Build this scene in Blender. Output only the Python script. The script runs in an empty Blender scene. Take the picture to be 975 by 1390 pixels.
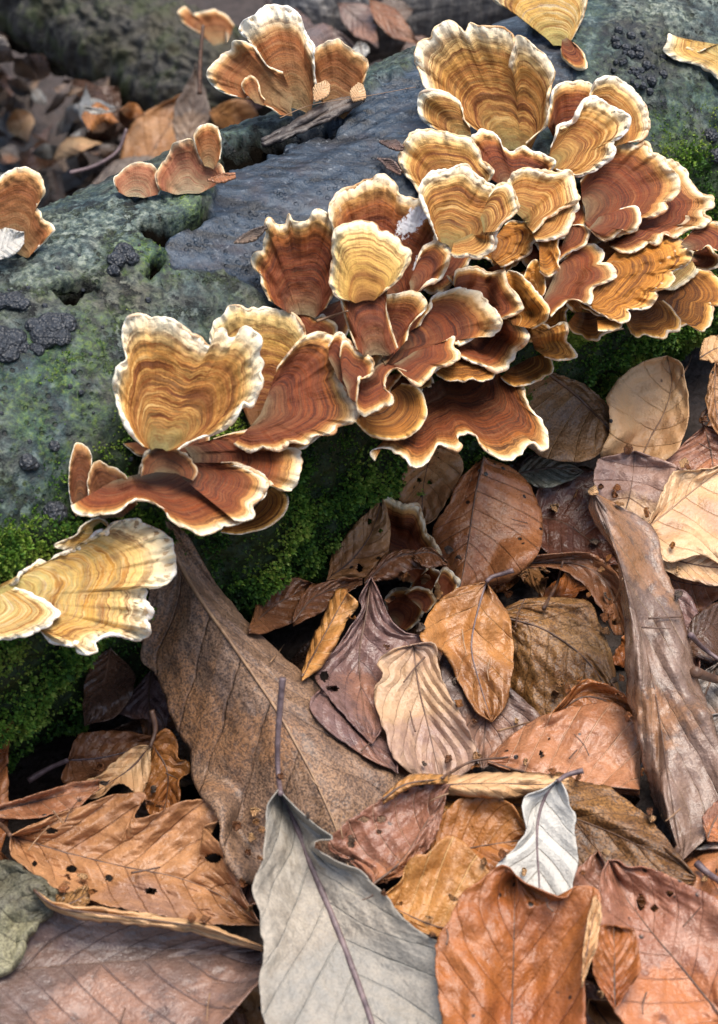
import bpy, math, random
import numpy as np
from mathutils import Vector, Matrix
from mathutils.bvhtree import BVHTree
random.seed(7); rng = np.random.default_rng(7)
SC = bpy.context.scene
COL = SC.collection

# ------------------------------------------------------------ camera, sky, sun, exposure
PITCH = math.radians(38.0); DIST = 0.60; FPX = 2787.0
CAM = np.array([0.0, -DIST*math.cos(PITCH), DIST*math.sin(PITCH)])
FWD = np.array([0.0, math.cos(PITCH), -math.sin(PITCH)])
UPV = np.array([0.0, math.sin(PITCH), math.cos(PITCH)])
RGT = np.array([1.0, 0.0, 0.0])
cam = bpy.data.cameras.new('camera'); camo = bpy.data.objects.new('camera', cam); COL.objects.link(camo)
camo.matrix_world = Matrix(((RGT[0], UPV[0], -FWD[0], CAM[0]), (RGT[1], UPV[1], -FWD[1], CAM[1]),
                            (RGT[2], UPV[2], -FWD[2], CAM[2]), (0, 0, 0, 1)))
cam.sensor_fit = 'VERTICAL'; cam.sensor_height = 36.0; cam.lens = 36.0*FPX/1390.0
cam.clip_start = 0.01; cam.clip_end = 200.0
cam.dof.use_dof = True; cam.dof.focus_distance = 0.56; cam.dof.aperture_fstop = 36.0
SC.camera = camo
SUN = np.array([0.17, 0.0, 0.95]); SUN /= np.linalg.norm(SUN)
wd = bpy.data.worlds.new('World'); SC.world = wd; wd.use_nodes = True
nt = wd.node_tree; nt.nodes.clear()
sky = nt.nodes.new('ShaderNodeTexSky'); sky.sky_type = 'NISHITA'; sky.sun_disc = False
sky.sun_elevation = math.asin(SUN[2]); sky.sun_rotation = math.atan2(SUN[0], SUN[1])
sky.air_density = 1.0; sky.dust_density = 3.0; sky.ozone_density = 1.0
bg = nt.nodes.new('ShaderNodeBackground'); bg.inputs[1].default_value = 0.125
wo = nt.nodes.new('ShaderNodeOutputWorld')
nt.links.new(sky.outputs[0], bg.inputs[0]); nt.links.new(bg.outputs[0], wo.inputs[0])
sl = bpy.data.lights.new('sun', 'SUN'); sl.energy = 2.7; sl.angle = math.radians(42); sl.color = (1.0, 0.93, 0.83)
slo = bpy.data.objects.new('sun', sl); COL.objects.link(slo)
slo.rotation_euler = Vector(SUN).to_track_quat('Z', 'Y').to_euler()
SC.view_settings.view_transform = 'Standard'; SC.view_settings.look = 'None'
SC.view_settings.gamma = 1.0; SC.view_settings.exposure = 0.80

# ------------------------------------------------------------ numeric helpers
_pr = np.random.default_rng(3); _perm = _pr.permutation(256); _perm = np.concatenate([_perm, _perm, _perm])
_grad = _pr.normal(size=(256, 3)); _grad /= np.linalg.norm(_grad, axis=1)[:, None]
def perlin(P):
    P = np.asarray(P, float); i = np.floor(P).astype(int); f = P-i; i &= 255
    w = f*f*f*(f*(f*6-15)+10); out = 0
    for dx in (0, 1):
        for dy in (0, 1):
            for dz in (0, 1):
                h = _perm[_perm[_perm[(i[..., 0]+dx) & 255]+((i[..., 1]+dy) & 255)]+((i[..., 2]+dz) & 255)]
                g = _grad[h]
                d = (f[..., 0]-dx)*g[..., 0]+(f[..., 1]-dy)*g[..., 1]+(f[..., 2]-dz)*g[..., 2]
                out = out + d*(w[..., 0] if dx else 1-w[..., 0])*(w[..., 1] if dy else 1-w[..., 1])*(w[..., 2] if dz else 1-w[..., 2])
    return out*1.5
def fbm(P, oct=4, gain=.5):
    a, s, o = 1.0, 1.0, 0
    for k in range(oct):
        o = o+a*perlin(np.asarray(P)*s+17.3*k); a *= gain; s *= 2.03
    return o
def n1(t, seed, freq=1.0):
    t = np.asarray(t, float); return perlin(np.stack([t*freq, np.full_like(t, seed*7.31+.37), np.full_like(t, .5)], -1))
def sstep(a, b, x):
    t = np.clip((x-a)/(b-a), 0, 1); return t*t*(3-2*t)
def rays(px):
    px = np.asarray(px, float)
    return FWD+((px[..., 0]-487.5)/FPX)[..., None]*RGT-((px[..., 1]-695.0)/FPX)[..., None]*UPV
def unproj(px, z): return CAM+np.asarray(z)[..., None]*rays(px)
def project(P):
    q = P-CAM; z = q@FWD
    return np.stack([487.5+FPX*(q@RGT)/z, 695-FPX*(q@UPV)/z], -1), z
def resample(pts, n, closed=False):
    p = np.asarray(pts, float)
    if len(p) == 2: return p[0]+np.linspace(0, 1, n)[:, None]*(p[1]-p[0])
    e = np.vstack([2*p[0]-p[1], p, 2*p[-1]-p[-2]]); o = []
    for k in range(1, len(e)-2):
        a, b, c, d = e[k-1], e[k], e[k+1], e[k+2]; t = np.linspace(0, 1, 14, endpoint=False)[:, None]
        o.append(.5*(2*b+(c-a)*t+(2*a-5*b+4*c-d)*t*t+(-a+3*b-3*c+d)*t**3))
    o = np.vstack(o+[p[-1:]])
    s = np.concatenate([[0], np.cumsum(np.linalg.norm(np.diff(o, axis=0), axis=1))])
    q = np.linspace(0, s[-1], n)
    return np.stack([np.interp(q, s, o[:, k]) for k in range(o.shape[1])], -1)
def plen(p): p = np.asarray(p, float); return np.linalg.norm(np.diff(p, axis=0), axis=1).sum()
def gsm(a, sig):
    k = int(max(1, 3*sig)); x = np.arange(-k, k+1); w = np.exp(-.5*(x/sig)**2); w /= w.sum()
    pad = np.pad(a, [(k, k)]+[(0, 0)]*(a.ndim-1), mode='reflect' if len(a) > k else 'edge', **({'reflect_type': 'odd'} if len(a) > k else {}))
    return np.stack([np.convolve(pad[:, j], w, 'valid') for j in range(a.shape[1])], -1)
def polydist(px, poly):
    """signed distance in pixels, positive inside"""
    p = np.asarray(poly, float); x, y = px[:, 0], px[:, 1]; ins = np.zeros(len(px), bool); d = np.full(len(px), 1e9)
    for a, b in zip(p, np.roll(p, -1, 0)):
        c = ((a[1] > y) != (b[1] > y)) & (x < (b[0]-a[0])*(y-a[1])/((b[1]-a[1]) or 1e-9)+a[0]); ins ^= c
        ab = b-a; t = np.clip(((px-a)@ab)/max(ab@ab, 1e-9), 0, 1); d = np.minimum(d, np.linalg.norm(px-a-t[:, None]*ab, axis=1))
    return np.where(ins, d, -d)

# ------------------------------------------------------------ mesh helpers
def mesh(name, V, faces, uv=None, smooth=True):
    """faces: (n,k) int array, or a list of such arrays; uv per vertex"""
    if not isinstance(faces, list): faces = [faces]
    me = bpy.data.meshes.new(name); V = np.asarray(V, np.float32)
    loops = np.concatenate([f.ravel() for f in faces]).astype(np.int32)
    tot = np.concatenate([np.full(len(f), f.shape[1]) for f in faces]).astype(np.int32)
    st = np.concatenate([[0], np.cumsum(tot)[:-1]]).astype(np.int32)
    me.vertices.add(len(V)); me.vertices.foreach_set('co', V.ravel())
    me.loops.add(len(loops)); me.loops.foreach_set('vertex_index', loops)
    me.polygons.add(len(tot)); me.polygons.foreach_set('loop_start', st); me.polygons.foreach_set('loop_total', tot)
    me.polygons.foreach_set('use_smooth', np.full(len(tot), smooth))
    if uv is not None:
        l = me.uv_layers.new(name='UVMap'); l.data.foreach_set('uv', np.asarray(uv, np.float32)[loops].ravel())
    me.update(calc_edges=True); return me
def grid(nu, nv, wrap=False):
    i, j = np.meshgrid(np.arange(nu-1), np.arange(nv if wrap else nv-1), indexing='ij'); jn = (j+1) % nv
    return np.stack([i*nv+j, i*nv+jn, (i+1)*nv+jn, (i+1)*nv+j], -1).reshape(-1, 4)
def put(name, me, mat, parent=None, origin=None):
    o = bpy.data.objects.new(name, me); COL.objects.link(o)
    if mat: me.materials.append(mat)
    if parent is not None:
        o.parent = parent
        if origin is None: origin = np.array(parent.location)
        me.transform(Matrix.Translation(Vector(-np.asarray(origin))))
    return o
def thing(name, label, cat, loc, group=None):
    o = bpy.data.objects.new(name, None); COL.objects.link(o); o.location = Vector(loc); o.empty_display_size = .01
    return tag(o, label, cat, group)
def tag(o, label, cat, group=None, kind=None):
    if label: o['label'] = label
    if cat: o['category'] = cat
    if group: o['group'] = group
    if kind: o['kind'] = kind
    return o
def tube(P, rad, k=8, flat=1.0):
    P = np.asarray(P, float); n = len(P); rad = np.broadcast_to(rad, (n,))
    T = np.gradient(P, axis=0); T /= np.linalg.norm(T, axis=1)[:, None]+1e-12
    view = CAM-P; view /= np.linalg.norm(view, axis=1)[:, None]
    A = np.cross(T, view); A /= np.linalg.norm(A, axis=1)[:, None]+1e-12; B = np.cross(A, T)
    a = np.arange(k)*2*np.pi/k
    V = P[:, None]+rad[:, None, None]*(np.cos(a)[None, :, None]*A[:, None]+flat*np.sin(a)[None, :, None]*B[:, None])
    V = np.vstack([V.reshape(-1, 3), P[:1], P[-1:]]); f = grid(n, k, True); j = np.arange(k); jn = (j+1) % k
    c0 = np.stack([np.full(k, n*k), jn, j], -1); c1 = np.stack([np.full(k, n*k+1), (n-1)*k+j, (n-1)*k+jn], -1)
    uv = np.vstack([np.stack(np.meshgrid(np.linspace(0, 1, n), a/6.283, indexing='ij'), -1).reshape(-1, 2), [[0, 0], [1, 0]]])
    return V, [f, c0, c1], uv

# ------------------------------------------------------------ node helpers
class NT:
    def __init__(s, name):
        s.m = bpy.data.materials.new(name); s.m.use_nodes = True; s.t = s.m.node_tree; s.t.nodes.clear()
        s.out = s.t.nodes.new('ShaderNodeOutputMaterial'); s.p = s.t.nodes.new('ShaderNodeBsdfPrincipled')
        s.t.links.new(s.p.outputs[0], s.out.inputs[0])
    def n(s, typ, **kw):
        x = s.t.nodes.new('ShaderNode'+typ)
        for k, v in kw.items(): setattr(x, k, v)
        return x
    def set(s, sock, v):
        if hasattr(v, 'is_linked') or isinstance(v, bpy.types.NodeSocket): s.t.links.new(v, sock)
        elif isinstance(v, (tuple, list)) and len(v) == 3 and sock.type == 'RGBA': sock.default_value = (*v, 1)
        else: sock.default_value = v
    def math(s, op, a, b=0.0, c=None, clamp=False):
        x = s.n('Math', operation=op, use_clamp=clamp); s.set(x.inputs[0], a); s.set(x.inputs[1], b)
        if c is not None: s.set(x.inputs[2], c)
        return x.outputs[0]
    def noise(s, scale, vec=None, detail=3, rough=.55, dim='3D', w=None, dist=0.0):
        x = s.n('TexNoise', noise_dimensions=dim); x.inputs['Scale'].default_value = scale
        x.inputs['Detail'].default_value = detail; x.inputs['Roughness'].default_value = rough; x.inputs['Distortion'].default_value = dist
        if vec is not None: s.set(x.inputs['Vector'], vec)
        if w is not None: s.set(x.inputs['W'], w)
        return x.outputs[0]
    def voro(s, scale, vec=None, feature='F1', rand=1.0):
        x = s.n('TexVoronoi', feature=feature); x.inputs['Scale'].default_value = scale; x.inputs['Randomness'].default_value = rand
        if vec is not None: s.set(x.inputs['Vector'], vec)
        return x.outputs[0]
    def ramp(s, fac, stops, interp='LINEAR'):
        x = s.n('ValToRGB'); cr = x.color_ramp; cr.interpolation = interp
        while len(cr.elements) < len(stops): cr.elements.new(.5)
        for e, (p, c) in zip(cr.elements, stops):
            e.position = p; e.color = (*c, 1) if isinstance(c, (tuple, list)) else (c, c, c, 1)
        s.set(x.inputs[0], fac); return x.outputs[0]
    def mix(s, fac, a, b, mode='MIX'):
        x = s.n('Mix', data_type='RGBA', blend_type=mode); s.set(x.inputs[0], fac); s.set(x.inputs[6], a); s.set(x.inputs[7], b)
        return x.outputs[2]
    def bump(s, h, strength=.3, dist=.001, normal=None):
        x = s.n('Bump'); x.inputs['Strength'].default_value = strength; x.inputs['Distance'].default_value = dist
        s.set(x.inputs['Height'], h)
        if normal is not None: s.set(x.inputs['Normal'], normal)
        return x.outputs[0]
    def attr(s, name):
        x = s.n('Attribute', attribute_name=name); return x.outputs['Fac']
    def uv(s):
        u = s.n('UVMap', uv_map='UVMap'); x = s.n('SeparateXYZ'); s.t.links.new(u.outputs[0], x.inputs[0]); return x.outputs[0], x.outputs[1]
    def obj(s): return s.n('TexCoord').outputs['Object']
    def rnd(s): return s.n('ObjectInfo').outputs['Random']
    def comb(s, a, b, c=0.0):
        x = s.n('CombineXYZ'); s.set(x.inputs[0], a); s.set(x.inputs[1], b); s.set(x.inputs[2], c); return x.outputs[0]
    def done(s, col, rough, normal=None, **kw):
        s.set(s.p.inputs['Base Color'], col); s.set(s.p.inputs['Roughness'], rough)
        if normal is not None: s.set(s.p.inputs['Normal'], normal)
        for k, v in kw.items(): s.set(s.p.inputs[k], v)
        return s.m

# ------------------------------------------------------------ the fallen log
PHI = math.radians(43.8); LR = .0585; LAX = np.array([math.cos(PHI), math.sin(PHI), 0]); LNF = np.array([math.sin(PHI), -math.cos(PHI), 0])
L0 = np.array([0, .0455, .75*LR])
WOOD = [(290, 288), (255, 306), (192, 326), (232, 350), (226, 372), (300, 372), (345, 392), (400, 440), (480, 460), (640, 330), (740, 180),
        (790, 110), (770, 70), (720, 40), (690, -30), (620, 20), (560, 95), (480, 140), (400, 170), (330, 205), (300, 240)]
PEEL = [(292, 232), (306, 205), (350, 186), (400, 175), (440, 166), (466, 168), (452, 178), (412, 190), (382, 204), (342, 216), (308, 238)]
CRACK = [(66, 404), (92, 391), (116, 387), (138, 395), (120, 405), (98, 414), (80, 413)]
LEDGE = [(188, 322), (212, 311), (244, 305), (265, 296), (284, 284), (293, 292), (266, 306), (236, 321), (211, 337)]
NOTCH = [(196, 376), (205, 360), (226, 352), (232, 362), (214, 372), (203, 388)]
def build_log():
    s = np.concatenate([np.linspace(-.34, -.25, 12, endpoint=False), np.linspace(-.25, .46, 690), np.linspace(.47, .75, 20)])
    th = np.concatenate([np.radians(np.linspace(-75, 140, 235, endpoint=False)), np.radians(np.linspace(140, 285, 22, endpoint=False))])
    S, T = np.meshgrid(s, th, indexing='ij'); N = np.cos(T)[..., None]*LNF+np.sin(T)[..., None]*np.array([0, 0, 1.])
    A = L0+S[..., None]*LAX; R0 = LR*(1-.10*np.clip(S, 0, 1))
    P = A+R0[..., None]*N
    low = fbm(P*20, 3)*.0020
    P1 = P+low[..., None]*N; px, _ = project(P1.reshape(-1, 3))
    wig = np.stack([fbm(P.reshape(-1, 3)*150, 2), fbm(P.reshape(-1, 3)*150+9, 2)], -1)*9
    pw = px+wig
    vis = (np.sin(T.ravel()) > -.6)
    wood = sstep(-3, 4, polydist(pw, WOOD))*vis
    hole = np.zeros(len(px))
    for q in (PEEL, CRACK, LEDGE, NOTCH): hole = np.maximum(hole, sstep(-3, 3, polydist(pw, q)))
    hole *= vis
    far = sstep(700, 860, px[:, 0])*sstep(420, 330, px[:, 1])
    pale = np.maximum(sstep(-30, 60, polydist(px, [(790, -60), (1100, -60), (1100, 70), (930, 60), (840, 40)])),
                      .75*sstep(-30, 40, polydist(px, [(-60, 360), (0, 345), (150, 275), (250, 255), (285, 280), (190, 330), (120, 385), (40, 395), (-60, 400)])))
    black = sstep(-25, 15, polydist(pw, [(810, 60), (850, 35), (890, 50), (910, 110), (880, 135), (820, 120)]))
    green = np.maximum.reduce([.55*sstep(-70, 50, polydist(px, [(20, 470), (110, 420), (160, 470), (160, 590), (60, 650), (0, 600)])),
                               .8*sstep(-25, 25, polydist(px, [(195, 335), (245, 345), (235, 375), (160, 385), (150, 350)])),
                               .7*sstep(-20, 20, polydist(px, [(215, 255), (290, 265), (285, 300), (240, 300)])),
                               .8*sstep(-60, 50, polydist(px, [(860, 180), (960, 170), (990, 330), (930, 300)]))])
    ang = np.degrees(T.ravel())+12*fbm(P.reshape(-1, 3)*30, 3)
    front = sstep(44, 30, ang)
    Pf = P.reshape(-1, 3)
    lump = np.abs(perlin(Pf*120))*.0013+np.abs(perlin(Pf*420+3))*.0008+fbm(Pf*800, 2)*.0003
    pits = np.clip(perlin(Pf*300+5)-.30, 0, 1)*.0045
    bark = 1-wood
    wgrain = fbm(np.stack([S.ravel()*22, T.ravel()*20, 0*S.ravel()], -1), 4)*.0008-np.clip(.12-np.abs(fbm(np.stack([S.ravel()*9, T.ravel()*9+3, 0*S.ravel()], -1), 3)), 0, 1)*.012*(perlin(P.reshape(-1, 3)*25) > .05)
    knob = np.clip(perlin(Pf*190+3)-.15, 0, 1)*.006*black
    d = bark*(.0022+lump-pits)+wood*(wgrain-np.clip(perlin(Pf*420)-.6, 0, 1)*.002*(perlin(Pf*50) > .1))-hole*.010*(.7+.5*fbm(Pf*200, 2))+knob
    d += front*(fbm(Pf*130, 3)*.002)
    P2 = Pf+(low.ravel()+d)[:, None]*N.reshape(-1, 3)
    f = grid(len(s), len(th), True)
    n0 = len(th); caps = []
    V = np.vstack([P2, L0+s[0]*LAX, L0+s[-1]*LAX]); j = np.arange(n0); jn = (j+1) % n0
    caps = [np.stack([np.full(n0, len(P2)), jn, j], -1), np.stack([np.full(n0, len(P2)+1), (len(s)-1)*n0+j, (len(s)-1)*n0+jn], -1)]
    me = mesh('trunk', V, [f]+caps)
    for nm, a in (('wood', wood), ('hole', hole), ('pale', pale), ('black', black), ('green', green), ('front', front), ('far', far)):
        at = me.attributes.new(nm, 'FLOAT', 'POINT'); at.data.foreach_set('value', np.concatenate([a, [0, 0]]).astype(np.float32))
    return me, V, f, N.reshape(-1, 3), front, green, px, wood, hole
def mat_log():
    m = NT('log_bark'); o = m.obj()
    n_a = m.noise(38, o, 5, .6); n_b = m.noise(260, o, 5, .7); n_c = m.noise(1000, o, 4, .7); n_d = m.noise(90, o, 5, .7); n_e = m.noise(520, o, 4, .7)
    pit = m.ramp(m.voro(430, o), [(.20, 1.0), (.34, 0.0)]); pit = m.math('MULTIPLY', pit, m.ramp(m.noise(120, o, 2), [(.45, 0.0), (.56, 1.0)]))
    bark = m.ramp(n_b, [(.36, (.005, .011, .013)), (.46, (.017, .032, .036)), (.55, (.046, .074, .076)), (.67, (.15, .19, .18))])
    bark = m.mix(m.ramp(n_a, [(.42, 0.0), (.62, .6)]), bark, m.ramp(n_e, [(.4, (.035, .034, .022)), (.6, (.15, .13, .085))]))
    bark = m.mix(m.ramp(n_c, [(.54, 0.0), (.62, .75)]), bark, (.015, .018, .020))
    pale = m.ramp(n_e, [(.38, (.022, .034, .034)), (.49, (.12, .15, .14)), (.62, (.44, .46, .41))])
    bark = m.mix(m.math('MULTIPLY', m.attr('pale'), m.ramp(n_d, [(.42, 0.0), (.58, .9)])), bark, pale)
    bark = m.mix(pit, bark, (.010, .011, .012))
    ow = m.n('VectorMath', operation='MULTIPLY_ADD'); m.set(ow.inputs[0], m.comb(n_b, n_d, n_a)); ow.inputs[1].default_value = (.022, .022, .022); m.set(ow.inputs[2], o)
    ck = m.math('MULTIPLY', m.ramp(m.voro(48, ow.outputs[0], 'DISTANCE_TO_EDGE'), [(.0, 1.0), (.055, 0.0)]), m.ramp(m.noise(24, o, 2), [(.44, 0.0), (.54, 1.0)]))
    bark = m.mix(ck, bark, (.007, .007, .007))
    gm = m.math('MULTIPLY', m.math('MULTIPLY_ADD', m.attr('green'), .75, .16), m.ramp(n_d, [(.42, 0.0), (.54, 1.0)]))
    gcol = m.ramp(n_c, [(.35, (.014, .04, .012)), (.5, (.055, .13, .022)), (.62, (.20, .30, .04))])
    bark = m.mix(m.math('MULTIPLY', gm, m.ramp(n_e, [(.40, .15), (.56, .9)])), bark, gcol)
    wood = m.ramp(n_b, [(.3, (.009, .017, .028)), (.55, (.022, .039, .062)), (.75, (.054, .080, .115))])
    wood = m.mix(m.ramp(n_d, [(.5, 0.0), (.7, .6)]), wood, (.045, .03, .034))
    gr = m.n('Mapping'); m.set(gr.inputs[0], o); gr.inputs['Rotation'].default_value = (0, 0, -PHI); gr.inputs['Scale'].default_value = (25, 260, 260); n_g = m.noise(1, gr.outputs[0], 4, .65)
    wood = m.mix(m.ramp(n_g, [(.38, .9), (.5, 0.0)]), wood, (.006, .008, .011)); wood = m.mix(m.ramp(n_g, [(.54, 0.0), (.70, .5)]), wood, (.12, .15, .185))
    wood = m.mix(m.ramp(n_e, [(.62, 0.0), (.68, .6)]), wood, (.20, .22, .24))
    wood = m.mix(m.math('MULTIPLY', m.ramp(m.voro(330, o), [(.05, 1.0), (.09, 0.0)]), m.ramp(m.noise(60, o, 2), [(.5, 0.0), (.6, 1.0)])), wood, (.006, .006, .007))
    c = m.mix(m.attr('wood'), bark, wood)
    c = m.mix(m.math('MULTIPLY', m.attr('black'), m.ramp(n_b, [(.35, 1.0), (.6, .2)])), c, (.012, .015, .02))
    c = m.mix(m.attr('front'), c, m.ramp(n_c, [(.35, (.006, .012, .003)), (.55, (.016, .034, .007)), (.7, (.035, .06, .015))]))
    c = m.mix(m.attr('hole'), c, (.005, .004, .003))  # hole floors painted near black, standing in for the shade inside the cracks
    r = m.mix(m.attr('wood'), m.ramp(n_b, [(.3, .38), (.7, .72)]), m.ramp(n_d, [(.3, .30), (.7, .52)]))
    b = m.bump(n_c, .5, .0007, m.bump(m.math('SUBTRACT', n_b, m.math('MULTIPLY', m.math('MAXIMUM', pit, m.math('SUBTRACT', ck, m.attr('wood'))), .6)), .6, .0016))
    sp = m.math('MULTIPLY', m.math('SUBTRACT', 1.0, m.attr('hole')), m.math('MULTIPLY_ADD', m.attr('wood'), .2, .32))  # no specular in the holes, imitating the occlusion down there
    return m.done(c, r, b, **{'Specular IOR Level': sp})
M_LOG = mat_log()
log_me, LV, LF, LN, LFRONT, LGREEN, LPX, LWOOD, LHOLE = build_log()
LOG = thing('fallen_log', 'large dark fallen log crossing the picture with moss and bracket fungi', 'log', L0)
put('trunk', log_me, M_LOG, LOG)

# ------------------------------------------------------------ forest floor: level in front of the log, falling away behind it
def floor_z(x, y):
    w = -((x-L0[0])*LNF[0]+(y-L0[1])*LNF[1])
    P = np.stack([x, y, 0*x], -1)
    return -.016-.34*sstep(.03, .25, w)+.006*fbm(P*14, 3)+.0025*fbm(P*70, 3)
_a = np.concatenate([-np.geomspace(30, .62, 24), np.linspace(-.6, .6, 190), np.geomspace(.62, 30, 24)])
FX, FY = np.meshgrid(_a, _a+.35, indexing='ij'); FV = np.stack([FX, FY, floor_z(FX, FY)], -1).reshape(-1, 3); FFc = grid(len(_a), len(_a))
_m = NT('forest_soil'); _o = _m.obj(); _n = _m.noise(120, _o, 5, .65)
_c = _m.ramp(_n, [(.3, (.010, .007, .006)), (.47, (.030, .019, .014)), (.58, (.05, .035, .03)), (.64, (.02, .016, .015)), (.76, (.075, .06, .055))])
M_SOIL = _m.done(_c, .75, _m.bump(_m.noise(400, _o, 4), .7, .002))
put('ground', mesh('ground', FV, FFc[:, ::-1]), M_SOIL)['kind'] = 'structure'

# ------------------------------------------------------------ depth map of what is already there, 4 px cells
BX0, BY0, BS = -160, -120, 4; BW, BH = 330, 420
GX, GY = np.meshgrid(BX0+(np.arange(BW)+.5)*BS, BY0+(np.arange(BH)+.5)*BS)
_bvh = BVHTree.FromPolygons([tuple(v) for v in LV[:, :3]], [tuple(q) for q in LF.tolist()])
_bvg = BVHTree.FromPolygons([tuple(v) for v in FV], [tuple(q) for q in FFc.tolist()])
ZLOG = np.full((BH, BW), 9.0); ZGND = np.full((BH, BW), 9.0); _d = rays(np.stack([GX, GY], -1))
for _j in range(BH):
    for _i in range(BW):
        h = _bvh.ray_cast(Vector(CAM), Vector(_d[_j, _i]), 5.0)
        if h[0] is not None: ZLOG[_j, _i] = (np.array(h[0])-CAM)@FWD
        h = _bvg.ray_cast(Vector(CAM), Vector(_d[_j, _i]), 5.0)
        if h[0] is not None: ZGND[_j, _i] = (np.array(h[0])-CAM)@FWD
ZB = np.minimum(ZLOG, ZGND)
def look(buf, px):
    x = np.clip((np.asarray(px)[..., 0]-BX0)/BS-.5, 0, BW-1.01); y = np.clip((np.asarray(px)[..., 1]-BY0)/BS-.5, 0, BH-1.01)
    i, j = x.astype(int), y.astype(int); fx, fy = x-i, y-j
    a = buf[j, i]*(1-fx)+buf[j, i+1]*fx; b = buf[j+1, i]*(1-fx)+buf[j+1, i+1]*fx
    return a*(1-fy)+b*fy
def lookmin(buf, px):
    i = np.clip(((np.asarray(px)[..., 0]-BX0)/BS).astype(int), 1, BW-2); j = np.clip(((np.asarray(px)[..., 1]-BY0)/BS).astype(int), 1, BH-2)
    return np.minimum.reduce([buf[j, i], buf[j, i+1], buf[j, i-1], buf[j+1, i], buf[j-1, i]])
def stack(px, z, gap=.0008, limit=.012, keep=None):
    """rest a surface (nu,nv grid of pixels and depths) on what lies under it, then add it to the depth map"""
    under = lookmin(ZB, px); viol = z-(under-gap)
    w = viol if keep is None else viol[keep]
    sh = min(limit, max(0.0, np.percentile(w, 92)))
    z = z-sh
    over = np.maximum(0, z-(under-gap))
    if over.max() > 0 and min(over.shape) > 8:
        big = over.copy()
        for _ in range(2):
            big[1:] = np.maximum(big[1:], big[:-1]*.97); big[:-1] = np.maximum(big[:-1], big[1:]*.97)
            big[:, 1:] = np.maximum(big[:, 1:], big[:, :-1]*.97); big[:, :-1] = np.maximum(big[:, :-1], big[:, 1:]*.97)
        over = np.maximum(0, gsm(gsm(big, 1.6).T, 1.6).T)
    z = z-over
    for (dpx, dz) in ((px, z), (.5*(px[1:]+px[:-1]), .5*(z[1:]+z[:-1])), (.5*(px[:, 1:]+px[:, :-1]), .5*(z[:, 1:]+z[:, :-1])),
                      (.25*(px[1:, 1:]+px[:-1, 1:]+px[1:, :-1]+px[:-1, :-1]), .25*(z[1:, 1:]+z[:-1, 1:]+z[1:, :-1]+z[:-1, :-1]))):
        i = ((dpx[..., 0]-BX0)/BS).astype(int).ravel(); j = ((dpx[..., 1]-BY0)/BS).astype(int).ravel()
        k = (i >= 0) & (i < BW) & (j >= 0) & (j < BH); np.minimum.at(ZB, (j[k], i[k]), dz.ravel()[k])
    return z

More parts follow.
